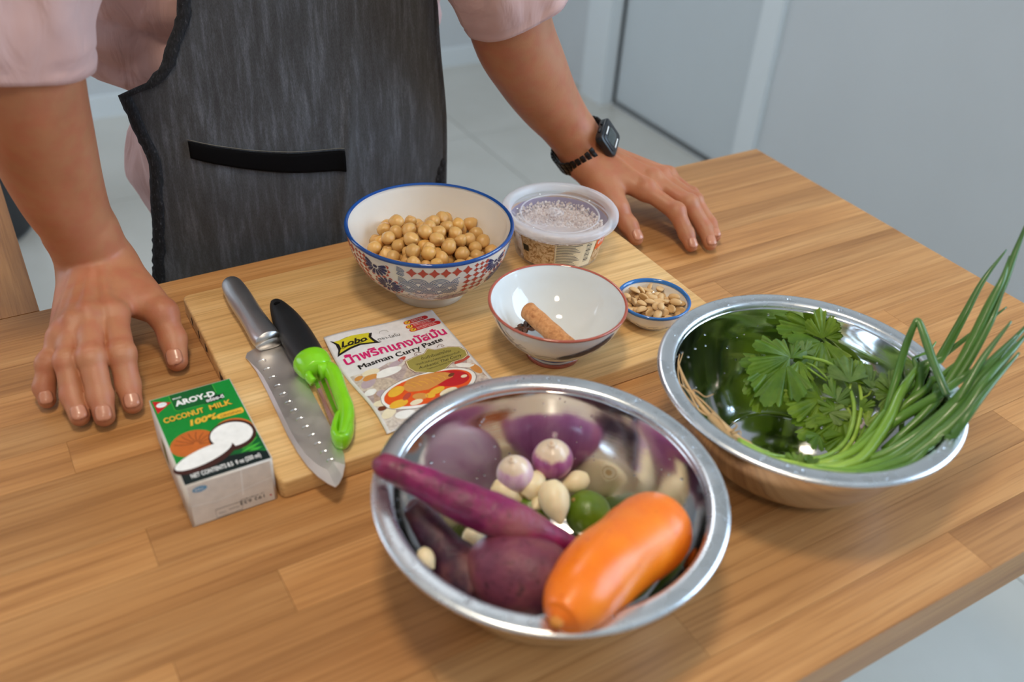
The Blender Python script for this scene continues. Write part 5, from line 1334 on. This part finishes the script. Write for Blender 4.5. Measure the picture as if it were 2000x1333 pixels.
def keep(p, c=None, m=.0006):
    """nothing passes through the steel: inside the basin, or on top of the rim"""
    c = c or FB; p = Vector(p); r = math.hypot(p.x - c[0], p.y - c[1])
    if r > .1022 and p.z > .066: p.z = max(p.z, .0856); return p
    return inb(p, c, m)
def loft(P, R, seg=32, n=10, bump=.0, fr=30, seed=0, caps=True):
    """rounded root or fruit: radii along a path with end caps drawn in, surface noise"""
    P = sp(P, n); R_ = [max(.0004, x) for x in spline(R, n)]
    v, f = tube(P, [(x, x) for x in R_], seg)
    Pm = [Vector(p) for p in P]
    out_ = []
    for i, p in enumerate(v):
        c_ = Pm[i // seg]; d = Vector(p) - c_; L = d.length
        if L > 1e-6:
            k = bump * (mn.noise(Vector(p) * fr + Vector((seed, 0, 0))) + .4 * mn.noise(Vector(p) * fr * 3 + Vector((0, seed, 0)))); d *= 1 + k
        out_.append(tuple(c_ + d))
    out_ = [tuple(keep(q)) for q in out_]
    return out_, f
def veg(name, P, R, m, label, cat, group=None, **k):
    c = P[len(P) // 2]; v, f = loft(P, R, **k)
    o = obj(name, v, f, m, origin=tuple(c)); return tag(o, label, cat, group)

t = NT('carrot_skin'); v = t.coord('Object'); n = t.noise(v, 30, 4); n2 = t.noise(v, 240, 3)
c = t.ramp(n, [(.3, rgb(238, 112, 10)), (.7, rgb(246, 134, 22))]); c = t.mix(.5, c, t.ramp(n2, [(.28, rgb(196, 84, 26)), (.36, (1, 1, 1, 1))]), 'MULTIPLY'); t.color(c)
t.set(Roughness=.33, Subsurface_Weight=.04, Subsurface_Scale=.004); t.bump(t.noise(v, 90, 3), .12, .0012); M['carrot'] = t.m
def purple(name, a, b, c_, rough=.5):
    t = NT(name); v = t.coord('Object'); n = t.noise(v, 38, 5, .6); n2 = t.noise(v, 260, 4, .6); n3 = t.noise(v, 26, 3)
    c = t.ramp(n, [(.30, a), (.5, b), (.72, c_)]); c = t.mix(.6, c, t.ramp(n2, [(.34, rgb(110, 60, 60)), (.42, (1, 1, 1, 1))]), 'MULTIPLY')
    c = t.mix(t.ramp(n3, [(.48, 0.0), (.66, .7)]), c, rgb(138, 84, 76), 'MIX')
    n5 = t.noise(v, 95, 3, .5); c = t.mix(t.ramp(n5, [(.66, 0.0), (.72, .75)]), c, rgb(46, 22, 30), 'MIX'); t.color(c); t.set(Roughness=rough); t.bump(n2, .7, .0012); return t.m
M['purple'] = purple('sweet_potato_bright', rgb(84, 16, 48), rgb(128, 24, 78), rgb(156, 40, 98), .36)
M['purple_d'] = purple('sweet_potato_dark', rgb(36, 14, 30), rgb(62, 20, 44), rgb(88, 36, 54))
M['purple_r'] = purple('sweet_potato_round', rgb(94, 40, 62), rgb(120, 54, 74), rgb(136, 74, 80), .45)
pA = [at(1094, 1208, .0985), at(1102, 1198, .098), at(1126, 1170, .0945), at(1168, 1122, .087), at(1212, 1086, .078), at(1246, 1060, .070), at(1272, 1042, .064), at(1290, 1028, .060)]
v_ = (pA[-1] - pA[-2]).normalized()
pA.append(pA[-1] + v_ * .010)
rA = [.0078, .0130, .0200, .0240, .0248, .0262, .0265, .0225, .0020]
t0 = (pA[0] - pA[1]).normalized()
P_ = [pA[0] + t0 * .0045] + pA; R_ = [.0006] + rA
ca = thing('carrot', tuple(pA[3]), 'big smooth orange carrot resting on the near rim of the front steel bowl', 'carrot')
obj('root', *loft(P_, R_, seg=40, n=9, bump=.05, fr=24), M['carrot'], ca)
M['cut'] = plain('carrot_crown', rgb(206, 130, 50), .7)
obj('crown', *sphere(P_[0] + Vector((0, 0, .0006)) - t0 * .0008, (.0040, .0040, .0030), 14, 9), M['cut'], ca)
mb = MB()
for k in range(7):
    a_ = random.randint(3, 7); c0 = P_[a_]; d = Vector((random.uniform(-.6, .6), random.uniform(-.9, .1), 1)).normalized()
veg('sweet_potato', [at(739, 896, .0985), at(744, 904, .0985), at(766, 917, .0985), at(820, 942, .094), at(892, 975, .086), at(960, 1006, .078), at(1030, 1036, .070), at(1092, 1062, .062), at(1134, 1080, .056), at(1146, 1085, .055)],
    [.0006, .0068, .0088, .0105, .0132, .0142, .0134, .0095, .0050, .0008], M['purple'], 'long slender magenta-purple sweet potato lying across the front bowl over its left rim', 'sweet potato', bump=.14, fr=42, seg=32, n=8)
veg('sweet_potato', [at(800, 982, .070), at(806, 988, .068), at(822, 1010, .063), at(846, 1044, .055), at(876, 1086, .047), at(910, 1122, .0415), at(945, 1148, .038), at(966, 1160, .038)],
    [.0008, .0072, .0092, .0112, .0148, .0190, .0190, .0030], M['purple_d'], 'dark purple necked sweet potato at the left, partly under the round one', 'sweet potato', bump=.10, fr=36, n=8)
veg('sweet_potato', [at(908, 1104, .050), at(914, 1105, .050), at(940, 1108, .051), at(980, 1114, .053), at(1025, 1121, .055), at(1070, 1128, .056), at(1100, 1132, .056), at(1122, 1136, .056)],
    [.0006, .0090, .0185, .0238, .0252, .0228, .0160, .0010], M['purple_r'], 'plump round mauve sweet potato at the near side of the front bowl', 'sweet potato', bump=.05, fr=30, n=9, seg=40)

t = NT('lime_skin'); v = t.coord('Object'); n = t.noise(v, 30, 3); t.color(t.ramp(n, [(.3, rgb(76, 102, 16)), (.55, rgb(100, 128, 26)), (.8, rgb(140, 156, 60))])); t.set(Roughness=.28)
vo = t.new('ShaderNodeTexVoronoi'); vo.inputs['Scale'].default_value = 800; t.link(v, vo.inputs['Vector']); t.bump(vo.outputs['Distance'], .3, .0005); M['lime'] = t.m
def fruit(name, c, r, top, m, label, cat, prof_, group=None, twist=0):
    """lathe about the axis 'top'"""
    z = Vector(top).normalized(); x = z.orthogonal().normalized(); y = z.cross(x); v, f = lathe([(max(.00001, a * r), b * r) for a, b in prof_resample(prof_, 5)], (0, 0, 0), 36)
    th = thing(name, tuple(c), label, cat, group)
    o = obj(cat if cat in ('lime',) else 'bulb' if cat == 'shallot' else 'clove', [tuple(Vector(c) + x * p[0] + y * p[1] + z * p[2]) for p in v], f, m, th); return th, (x, y, z)
cl_ = at(1148, 1004, .0225); ctop_ = (at(1112, 968, .040) - cl_)
th, fr_ = fruit('lime', cl_, .0172, (ctop_.x, ctop_.y, ctop_.z), M['lime'], 'whole dark green lime beside the carrot in the front bowl', 'lime', [(0, -1.02), (.3, -.97), (.72, -.70), (.98, -.05), (.80, .60), (.40, .94), (.12, 1.02), (0, 1.0)])
th.children[0].name = 'fruit'
obj('stem_scar', *sphere(cl_ + fr_[2] * .0172, (.0022, .0022, .0012), 10, 6), plain('scar', rgb(150, 120, 60), .8), th)
c2 = at(1036, 1003, .0195)
th, fr_ = fruit('lime', c2, .0158, (.3, .5, .6), M['lime'], 'lime mostly hidden under the garlic cloves behind the long sweet potato', 'lime', [(0, -1.02), (.3, -.97), (.72, -.70), (.98, -.05), (.80, .60), (.40, .94), (.12, 1.02), (0, 1.0)])
th.children[0].name = 'fruit'
t = NT('garlic_skin'); v = t.coord('Object'); n = t.noise(v, 60, 3); t.color(t.ramp(n, [(.3, rgb(232, 210, 164)), (.7, rgb(244, 230, 194))])); t.set(Roughness=.38, Subsurface_Weight=.2, Subsurface_Scale=.004); M['garlic'] = t.m
M['garlic_root'] = plain('garlic_root', rgb(206, 170, 116), .7)
GP = [(0, -1.0), (.34, -1.0), (.46, -.92), (.72, -.55), (.80, -.05), (.66, .50), (.38, .92), (.14, 1.22), (0, 1.32)]
def clove(px, py, z, tpx, tpy, tz, ln, label, sq=.82):
    c = at(px, py, z); d = at(tpx, tpy, tz) - c; th, (x, y, zz_) = fruit('garlic_clove', c, ln, d, M['garlic'], label, 'garlic', GP, 'peeled garlic cloves in the front bowl')
    o = th.children[0]; o.name = 'clove'
    obj('root_end', [tuple(c - zz_ * (ln * 1.004) + x * (ln * .34 * math.cos(a)) + y * (ln * .34 * math.sin(a)) + zz_ * (0 if i < 12 else -.0004)) for i, a in enumerate([2 * pi * k / 12 for k in range(12)])], [tuple(range(12))], M['garlic_root'], th)
clove(988, 962, .037, 1006, 972, .034, .0108, 'peeled garlic clove half behind the long sweet potato, below the pale shallot')
clove(1041, 948, .040, 1056, 926, .044, .0112, 'peeled garlic clove with its tan root end facing the camera')
clove(1083, 978, .042, 1092, 1012, .036, .0138, 'largest peeled garlic clove, pointing down beside the lime')
clove(1124, 942, .036, 1106, 948, .035, .0100, 'peeled garlic clove behind the lime, near the violet shallot')
clove(1052, 982, .033, 1046, 990, .034, .0070, 'small peeled garlic clove wedged under the larger ones')
clove(926, 1046, .028, 940, 1034, .030, .0086, 'peeled garlic clove lying between the long and the dark sweet potatoes')
clove(833, 1090, .058, 841, 1102, .056, .0066, 'small peeled garlic clove by the left wall of the front bowl')
def shallot_mat(name, a, b, c_, axis, r, lo):
    t = NT(name); v = t.coord('Object', (1, 1, 1)); n = t.noise(t.coord('Object', (70, 70, 18)), 1, 4, .6); c = t.ramp(n, [(.3, a), (.5, b), (.72, c_)])
    dp = t.new('ShaderNodeVectorMath', operation='DOT_PRODUCT'); t.link(v, dp.inputs[0]); dp.inputs[1].default_value = tuple(axis / r)
    ad = t.new('ShaderNodeMath', operation='MULTIPLY_ADD'); t.link(n, ad.inputs[0]); ad.inputs[1].default_value = .5; t.link(dp.outputs['Value'], ad.inputs[2])
    k = t.ramp(ad.outputs[0], [(lo, 0.0), (min(1, lo + .16), 1.0)]); c = t.mix(k, c, rgb(232, 210, 184)); t.color(c); t.set(Roughness=.28, Coat_Weight=.3, Subsurface_Weight=.1, Subsurface_Scale=.003); return t.m
SH = dict(shal1=('pale_shallot', rgb(190, 134, 170), rgb(222, 186, 206), rgb(234, 216, 214)), shal2=('violet_shallot', rgb(138, 62, 116), rgb(164, 92, 142), rgb(188, 130, 160)))
M['shaltip'] = plain('shallot_tip', rgb(222, 190, 158), .5)
SPf = [(0, -1.05), (.22, -1.0), (.70, -.72), (.95, -.10), (.86, .42), (.52, .86), (.24, 1.06), (.14, 1.2), (0, 1.22)]
for (px, py, z, r, tp, mt, lb) in ((1006, 926, .047, .0142, (1000, 900, .062), 'shal1', 'pale pink peeled shallot left of the violet one in the front bowl'), (1079, 898, .049, .0160, (1078, 866, .068), 'shal2', 'violet peeled shallot with cream top against the far wall of the front bowl')):
    c = at(px, py, z); c = Vector(c); d = at(*tp) - c
    M[mt] = shallot_mat(*SH[mt], d.normalized(), r, .84 if mt == 'shal1' else .80)
    th, (x, y, zz_) = fruit('shallot', c, r, d, M[mt], lb, 'shallot', SPf, 'shallots in the front bowl')
    th.children[0].name = 'bulb'
    obj('dry_tip', *tube([c + zz_ * (r * 1.05), c + zz_ * (r * 1.2), c + zz_ * (r * 1.34) + x * (r * .05)], [r * .17, r * .11, r * .02], 10), M['shaltip'], th)

# ------------------------------------------------------------------ coriander
def greens(name, stops, rough=.4, sss=.0, scale=90):
    t = NT(name); v = t.coord('Object', (1, 1, 1), 3); n = t.noise(v, scale, 4, .6); c = t.ramp(n, stops)
    oi = t.new('ShaderNodeObjectInfo'); c2 = t.ramp(oi.outputs['Random'], [(0, (.72, .80, .70, 1)), (.5, (1, 1, 1, 1)), (1, (1.25, 1.12, 1.1, 1))]); c = t.mix(1, c, c2, 'MULTIPLY'); t.color(c); t.set(Roughness=rough)
    t.bump(t.noise(v, scale * 5, 3), .35, .0006)
    if sss:
        tl = t.new('ShaderNodeBsdfTranslucent'); t.link(c, tl.inputs['Color']); mx = t.new('ShaderNodeMixShader'); mx.inputs[0].default_value = sss
        t.link(t.b.outputs[0], mx.inputs[1]); t.link(tl.outputs[0], mx.inputs[2]); t.link(mx.outputs[0], t.out.inputs['Surface'])
    return t.m
M['leaf'] = greens('coriander_leaf', [(.3, rgb(84, 122, 24)), (.6, rgb(116, 150, 38)), (.8, rgb(150, 174, 66))], .42, .35, 60)
M['leaf2'] = greens('coriander_leaf_back', [(.3, rgb(84, 116, 44)), (.6, rgb(120, 150, 72)), (.8, rgb(146, 170, 100))], .5, .3, 60)
M['stem'] = greens('coriander_stem', [(.3, rgb(122, 160, 46)), (.7, rgb(164, 192, 84))], .35, 0, 60)
M['root'] = plain('coriander_root', rgb(196, 158, 108), .7)
co = thing('coriander_bunch', (RB[0], RB[1], .004), 'coriander bunch with roots, pale stems and green leaves in the right steel bowl', 'herb')
rg = random.Random(12)
def leaf(b, tpt, w_=1.0, zb=.03, zt_=.035, mt='leaf', curl=.25, tw=0.0, stalk=True):
    B = at(b[0], b[1], zb + .014); T = at(tpt[0], tpt[1], zt_ + .020); d = T - B; L = d.length * .86; d.normalize()
    up = Vector((rg.uniform(-.35, .35) - .35, rg.uniform(-.35, .35) - .55, 1)); s_ = d.cross(up).normalized(); nn = s_.cross(d)
    Mx = Matrix.Rotation(tw, 3, d); s_ = Mx @ s_; nn = Mx @ nn
    NT_, NR = 85, 7; A1 = 1.25; vv = []; ff = []; ph = rg.uniform(0, 6)
    for i in range(NT_):
        th = -A1 + 2 * A1 * i / (NT_ - 1)
        env = .96 - .16 * (abs(th) / A1) ** 2
        env *= 1 - .46 * math.exp(-((abs(th) - .48) / .085) ** 2)                  # clefts between the three lobes
        loc = (abs(th) / .42) if abs(th) < .42 else (abs(th) - .42) / (A1 - .42)
        env *= .84 + .16 * abs(math.cos(th * 7.2)) ** .6
        env *= .95 + .05 * abs(math.cos(th * 21)) ** .7
        for j in range(NR):
            q = j / (NR - 1); r = L * env * (.04 + .96 * q)
            x = r * math.cos(th); y = r * math.sin(th) * w_ * .86
            h = curl * L * (-(q ** 2) * .45 + .14 * math.sin(th * 4 + ph) * q + .07 * math.sin(th * 18 + ph * 2) * q * q) - .05 * L * math.exp(-(th / .06) ** 2) * q * 0 + .010 * L * math.cos(th * 21) * q * q
            p = inb(B + d * x + s_ * y + nn * h, RB, .0015); vv.append(tuple(p))
    for i in range(NT_ - 1):
        for j in range(NR - 1): ff.append((i * NR + j, (i + 1) * NR + j, (i + 1) * NR + j + 1, i * NR + j + 1))
    obj('leaf', vv, ff, M[mt], co)
def stem(P, r0, r1, m='stem', name='stem', par=None, n=6, inbowl=True, seg=8):
    Q = sp([at(p[0], p[1], p[2] + (.012 if p[0] > 1560 and m == 'stem' else .004 if m == 'stem' else 0)) for p in P], n); Q = [inb(q, RB, .0022) if inbowl else q for q in Q]; N = len(Q)
    return obj(name, *tube(Q, [r0 + (r1 - r0) * i / (N - 1) for i in range(N)], seg), M[m], par or co)
# sprig at the top
leaf((1606, 662), (1602, 588), .80, .052, .074, curl=.2); leaf((1612, 660), (1647, 626), .95, .052, .060); leaf((1590, 647), (1506, 636), 1.0, .052, .054); leaf((1604, 668), (1552, 716), 1.0, .050, .040, 'leaf'); leaf((1608, 668), (1612, 738), 1.0, .048, .036); leaf((1596, 650), (1548, 610), .75, .050, .05)
stem([(1609, 664, .050), (1625, 678, .046), (1645, 692, .042), (1662, 712, .038)], .0013, .0016); stem([(1609, 664, .050), (1590, 648, .051), (1575, 640, .051)], .0010, .0006)
stem([(1609, 664, .050), (1606, 640, .055)], .0010, .0006)
# left cluster
for b, t_, w_, zb_, zt2, mt in (((1545, 697), (1484, 682), .9, .050, .052, 'leaf'), ((1542, 698), (1456, 728), .9, .050, .046, 'leaf'), ((1535, 712), (1484, 796), .85, .046, .034, 'leaf'), ((1540, 712), (1520, 778), .9, .044, .030, 'leaf'), ((1545, 700), (1560, 652), .8, .048, .05, 'leaf'),
    ((1560, 705), (1585, 768), .55, .046, .034, 'leaf'), ((1520, 705), (1470, 770), .9, .044, .036, 'leaf'), ((1500, 735), (1478, 812), .7, .036, .022, 'leaf'),
    # centre
    ((1660, 748), (1648, 678), .85, .050, .056, 'leaf2'), ((1664, 746), (1690, 694), .85, .048, .052, 'leaf'), ((1672, 742), (1714, 706), .9, .046, .050, 'leaf'), ((1676, 748), (1716, 752), .9, .044, .044, 'leaf2'), ((1700, 758), (1708, 700), .9, .046, .05, 'leaf2'),
    ((1740, 765), (1752, 712), .9, .046, .052, 'leaf2'), ((1742, 768), (1780, 772), .9, .045, .045, 'leaf'), ((1738, 770), (1706, 740), .8, .044, .046, 'leaf'), ((1738, 772), (1726, 810), .7, .044, .040, 'leaf2'),
    # lower middle
    ((1490, 712), (1462, 690), .8, .046, .048, 'leaf'), ((1510, 760), (1494, 800), .8, .036, .028, 'leaf'), ((1570, 690), (1590, 660), .9, .048, .05, 'leaf2'), ((1560, 730), (1540, 768), .8, .04, .032, 'leaf'), ((1625, 700), (1650, 720), .8, .046, .044, 'leaf'), ((1585, 740), (1566, 776), .9, .038, .032, 'leaf'), ((1650, 770), (1668, 800), .8, .036, .03, 'leaf'), ((1600, 850), (1586, 880), .9, .026, .02, 'leaf'),
    ((1605, 778), (1530, 812), .9, .036, .030, 'leaf'), ((1600, 776), (1512, 772), .75, .036, .034, 'leaf'), ((1630, 780), (1626, 726), .7, .040, .046, 'leaf'), ((1634, 786), (1672, 752), .7, .038, .042, 'leaf2'), ((1622, 800), (1570, 836), .9, .032, .024, 'leaf'),
    ((1630, 802), (1592, 772), .8, .034, .034, 'leaf'), ((1618, 806), (1672, 812), .9, .032, .030, 'leaf2'), ((1596, 828), (1556, 862), 1.0, .024, .018, 'leaf'), ((1640, 820), (1608, 866), .9, .028, .020, 'leaf'), ((1645, 822), (1672, 868), .8, .028, .022, 'leaf'),
    ((1650, 850), (1616, 884), .8, .024, .018, 'leaf'), ((1690, 830), (1730, 806), .9, .034, .038, 'leaf'), ((1692, 836), (1722, 862), .9, .032, .028, 'leaf'), ((1680, 800), (1716, 782), .8, .038, .042, 'leaf'), ((1655, 800), (1690, 830), .8, .03, .026, 'leaf'), ((1560, 800), (1600, 812), .8, .026, .026, 'leaf'),
    # by the crown
    ((1556, 905), (1530, 880), .8, .040, .040, 'leaf'), ((1560, 903), (1582, 886), .8, .040, .042, 'leaf2'), ((1575, 908), (1606, 896), .7, .042, .044, 'leaf2'), ((1590, 905), (1570, 892), .7, .040, .042, 'leaf')):
    leaf(b, t_, w_, zb_, zt2, mt, curl=rg.uniform(.15, .4))
for P in ([(1440, 862, .058), (1490, 886, .052), (1545, 896, .046), (1605, 894, .038), (1650, 864, .034), (1668, 812, .038), (1660, 762, .044), (1628, 716, .050), (1585, 700, .052), (1546, 697, .050)],
          [(1440, 864, .058), (1500, 895, .052), (1560, 906, .046), (1622, 902, .038), (1664, 862, .034), (1680, 812, .038), (1682, 775, .044), (1676, 744, .046)],
          [(1442, 866, .058), (1510, 900, .052), (1580, 912, .046), (1650, 900, .036), (1695, 858, .034), (1722, 800, .040), (1741, 766, .045)],
          [(1440, 860, .058), (1500, 888, .050), (1560, 900, .044), (1625, 890, .034), (1655, 856, .030), (1662, 812, .032), (1640, 786, .036), (1605, 778, .036)],
          [(1442, 868, .058), (1515, 906, .052), (1590, 916, .046), (1640, 908, .038), (1672, 880, .030), (1668, 840, .026), (1640, 822, .028)],
          [(1440, 866, .056), (1480, 888, .050), (1520, 900, .046), (1560, 905, .042)]):
    stem(P, .0023, .0013)
for P in ([(1560, 706, .048), (1590, 728, .046), (1615, 745, .042)], [(1552, 700, .048), (1590, 716, .046), (1616, 740, .044), (1618, 742, .04)], [(1662, 750, .048), (1658, 765, .044), (1655, 752, .044)], [(1702, 762, .044), (1696, 772, .040), (1684, 778, .040)], [(1670, 800, .034), (1640, 790, .036), (1618, 796, .036)],
          [(1540, 720, .046), (1545, 760, .036), (1560, 790, .03)], [(1690, 832, .032), (1670, 870, .03), (1650, 895, .034)]):
    stem(P, .0010, .0008)
# crown and roots
crn = stem([(1388, 812, .068), (1404, 828, .066), (1424, 848, .062), (1442, 864, .058), (1462, 876, .055)], .0034, .0050, 'root', 'root_crown')
M['stem_base'] = greens('stem_base', [(.3, rgb(196, 206, 140)), (.7, rgb(222, 224, 178))], .4, 0, 60)
stem([(1452, 872, .056), (1476, 884, .054), (1500, 892, .051)], .0050, .0040, 'stem_base', 'stem_base')
roots = [[(1404, 828), (1380, 806), (1360, 782), (1344, 752), (1326, 716), (1320, 690)], [(1400, 826), (1374, 800), (1350, 768), (1334, 738), (1322, 706)], [(1398, 820), (1366, 786), (1352, 764), (1362, 766), (1378, 774), (1392, 771)],
         [(1410, 832), (1390, 804), (1366, 780), (1338, 760), (1318, 740), (1314, 716)], [(1392, 818), (1370, 806), (1356, 790), (1350, 770), (1334, 752), (1330, 728)], [(1420, 842), (1408, 822), (1398, 806), (1386, 796)],
         [(1432, 850), (1446, 842), (1448, 852)], [(1428, 846), (1438, 832), (1432, 824)], [(1384, 812), (1362, 798), (1340, 776), (1326, 748), (1324, 722), (1334, 690)], [(1376, 802), (1352, 776), (1330, 734), (1318, 700)]]
for k, R__ in enumerate(roots):
    n_ = len(R__); stem([(p[0] + rg.uniform(-2, 2), p[1] + rg.uniform(-2, 2), .066 + .012 * i / max(1, n_ - 1)) for i, p in enumerate(R__)], .0017 if k < 2 else .0010, .0003, 'root', 'root', n=5, seg=6)

# ------------------------------------------------------------------ green onion leaves
def onion_mat():
    t = NT('green_onion'); tc_ = t.new('ShaderNodeTexCoord'); sx = t.new('ShaderNodeSeparateXYZ'); t.link(tc_.outputs['UV'], sx.inputs[0])
    c = t.ramp(sx.outputs['X'], [(0.0, rgb(176, 204, 92)), (.25, rgb(124, 166, 52)), (.5, rgb(88, 130, 44)), (1.0, rgb(66, 104, 50))])
    v = t.coord('Object'); n = t.noise(v, 120, 3); c = t.mix(.35, c, t.ramp(n, [(.3, (.7, .75, .7, 1)), (.7, (1.1, 1.1, 1.05, 1))]), 'MULTIPLY'); t.color(c); t.set(Roughness=.32, Coat_Weight=.15); return t.m
M['onion'] = onion_mat()
on = thing('green_onion_bundle', (RB[0] + .05, RB[1] - .04, .03), 'bundle of long green onion leaves leaning out over the right rim of the steel bowl', 'green onions')
def onion(P, r0, rm, r1, u0=0.0, u1=1.0, n=8, flat=1.0, name='leaf_blade'):
    Q = sp([at(*p) for p in P], n); Q = [inb(q, RB, max(.002, r0)) for q in Q]; N = len(Q); R_ = []
    for i in range(N):
        s_ = i / (N - 1); R_.append(r0 + (rm - r0) * min(1, s_ / .45) if s_ < .45 else rm + (r1 - rm) * ((s_ - .45) / .55) ** 1.6)
    v, f = tube(Q, [(r * flat, r) for r in R_], 12); v = [tuple(keep(q, RB)) for q in v]; o = obj(name, v, f, M['onion'], on)
    uv = o.data.uv_layers.new(name='UVMap'); arr = np.zeros(len(o.data.loops) * 2, np.float32)
    vi = np.zeros(len(o.data.loops), np.int32); o.data.loops.foreach_get('vertex_index', vi); arr[0::2] = u0 + (u1 - u0) * (vi // 12) / (N - 1); uv.data.foreach_set('uv', arr)
    return o
onion([(1500, 900, .052), (1579, 914, .050), (1640, 898, .048), (1686, 861, .048), (1722, 815, .054), (1759, 773, .062), (1831, 705, .084), (1913, 641, .112), (1966, 600, .126)], .0022, .0036, .0006, 0, .85)
onion([(1700, 880, .044), (1745, 830, .052), (1790, 768, .066), (1834, 704, .086), (1879, 624, .118), (1921, 547, .145), (1966, 488, .165)], .0028, .0040, .0006, .35, 1)
onion([(1720, 890, .046), (1790, 830, .062), (1857, 748, .086), (1908, 654, .118), (1955, 564, .150), (1984, 490, .175), (2012, 420, .200)], .0028, .0042, .0007, .4, 1)
onion([(1730, 880, .050), (1800, 815, .068), (1870, 739, .094), (1925, 645, .125), (1947, 598, .140), (1981, 500, .172)], .0026, .0036, .0006, .5, 1)
onion([(1725, 880, .048), (1812, 800, .074), (1880, 700, .106), (1930, 600, .140), (1958, 545, .158), (1972, 500, .170)], .0026, .0038, .0006, .5, .95)
# bent leaf: up, a sharp fold, down again
onion([(1722, 850, .040), (1733, 800, .058), (1752, 735, .078), (1768, 680, .098), (1780, 648, .112), (1789, 627, .120)], .0028, .0032, .0022, .4, .8, flat=.8)
onion([(1786, 630, .119), (1794, 628, .120), (1806, 658, .114), (1822, 705, .106), (1838, 745, .100), (1850, 773, .095)], .0022, .0036, .0030, .6, 1, flat=.7)
onion([(1560, 912, .055), (1643, 923, .056), (1700, 912, .058), (1750, 893, .062), (1836, 825, .082), (1913, 739, .108), (1965, 680, .120), (2010, 632, .130)], .0030, .0048, .0012, .1, 1)
onion([(1580, 916, .056), (1678, 926, .060), (1735, 912, .064), (1793, 885, .072), (1879, 812, .094), (1925, 745, .112), (1965, 700, .120), (2008, 650, .130)], .0030, .0050, .0012, .3, 1)
onion([(1520, 902, .052), (1601, 918, .054), (1650, 910, .054), (1690, 889, .056), (1733, 825, .062), (1758, 770, .070), (1780, 735, .076), (1806, 700, .082), (1828, 668, .088)], .0030, .0044, .0006, 0, .55)
onion([(1530, 903, .050), (1592, 909, .048), (1665, 885, .050), (1705, 855, .054), (1750, 822, .060), (1831, 773, .084), (1880, 738, .096), (1921, 714, .108), (1984, 668, .120)], .0028, .0042, .0010, 0, .9)
onion([(1640, 922, .056), (1707, 929, .064), (1760, 918, .068), (1814, 898, .074), (1850, 866, .080), (1884, 820, .098), (1930, 760, .112), (1990, 690, .124)], .0028, .0042, .0010, .4, 1)
onion([(1650, 905, .050), (1720, 890, .056), (1790, 850, .070), (1850, 800, .088), (1920, 720, .112), (1985, 655, .126)], .0028, .0042, .0010, .3, .95)
onion([(1690, 870, .042), (1730, 830, .052), (1770, 790, .062), (1810, 760, .074), (1870, 710, .096), (1916, 676, .106)], .0024, .0034, .0006, .2, .7)
onion([(1770, 915, .062), (1790, 890, .058), (1806, 862, .060), (1830, 830, .07)], .0020, .0034, .0010, .2, .6)
onion([(1700, 905, .052), (1760, 880, .06), (1820, 835, .074), (1875, 775, .098), (1920, 700, .12), (1975, 628, .142)], .0026, .0040, .0008, .35, 1)
onion([(1760, 850, .050), (1765, 790, .052), (1790, 730, .062), (1815, 680, .076)], .0020, .0026, .0006, .5, .9)
mb = MB()
for k in range(40):
    u = rg.random(); P0 = at(1640 + 230 * u, 905 - 120 * u + rg.uniform(-18, 18), .066 + .03 * u); s_ = rg.uniform(.0003, .0006); mb.add(*sphere(P0, s_, 8, 5))

# ------------------------------------------------------------------ set everything at its real height above the floor
for o in SC.objects:
    if o.parent is None and o.type not in ('CAMERA', 'LIGHT'): o.location.z += TZ
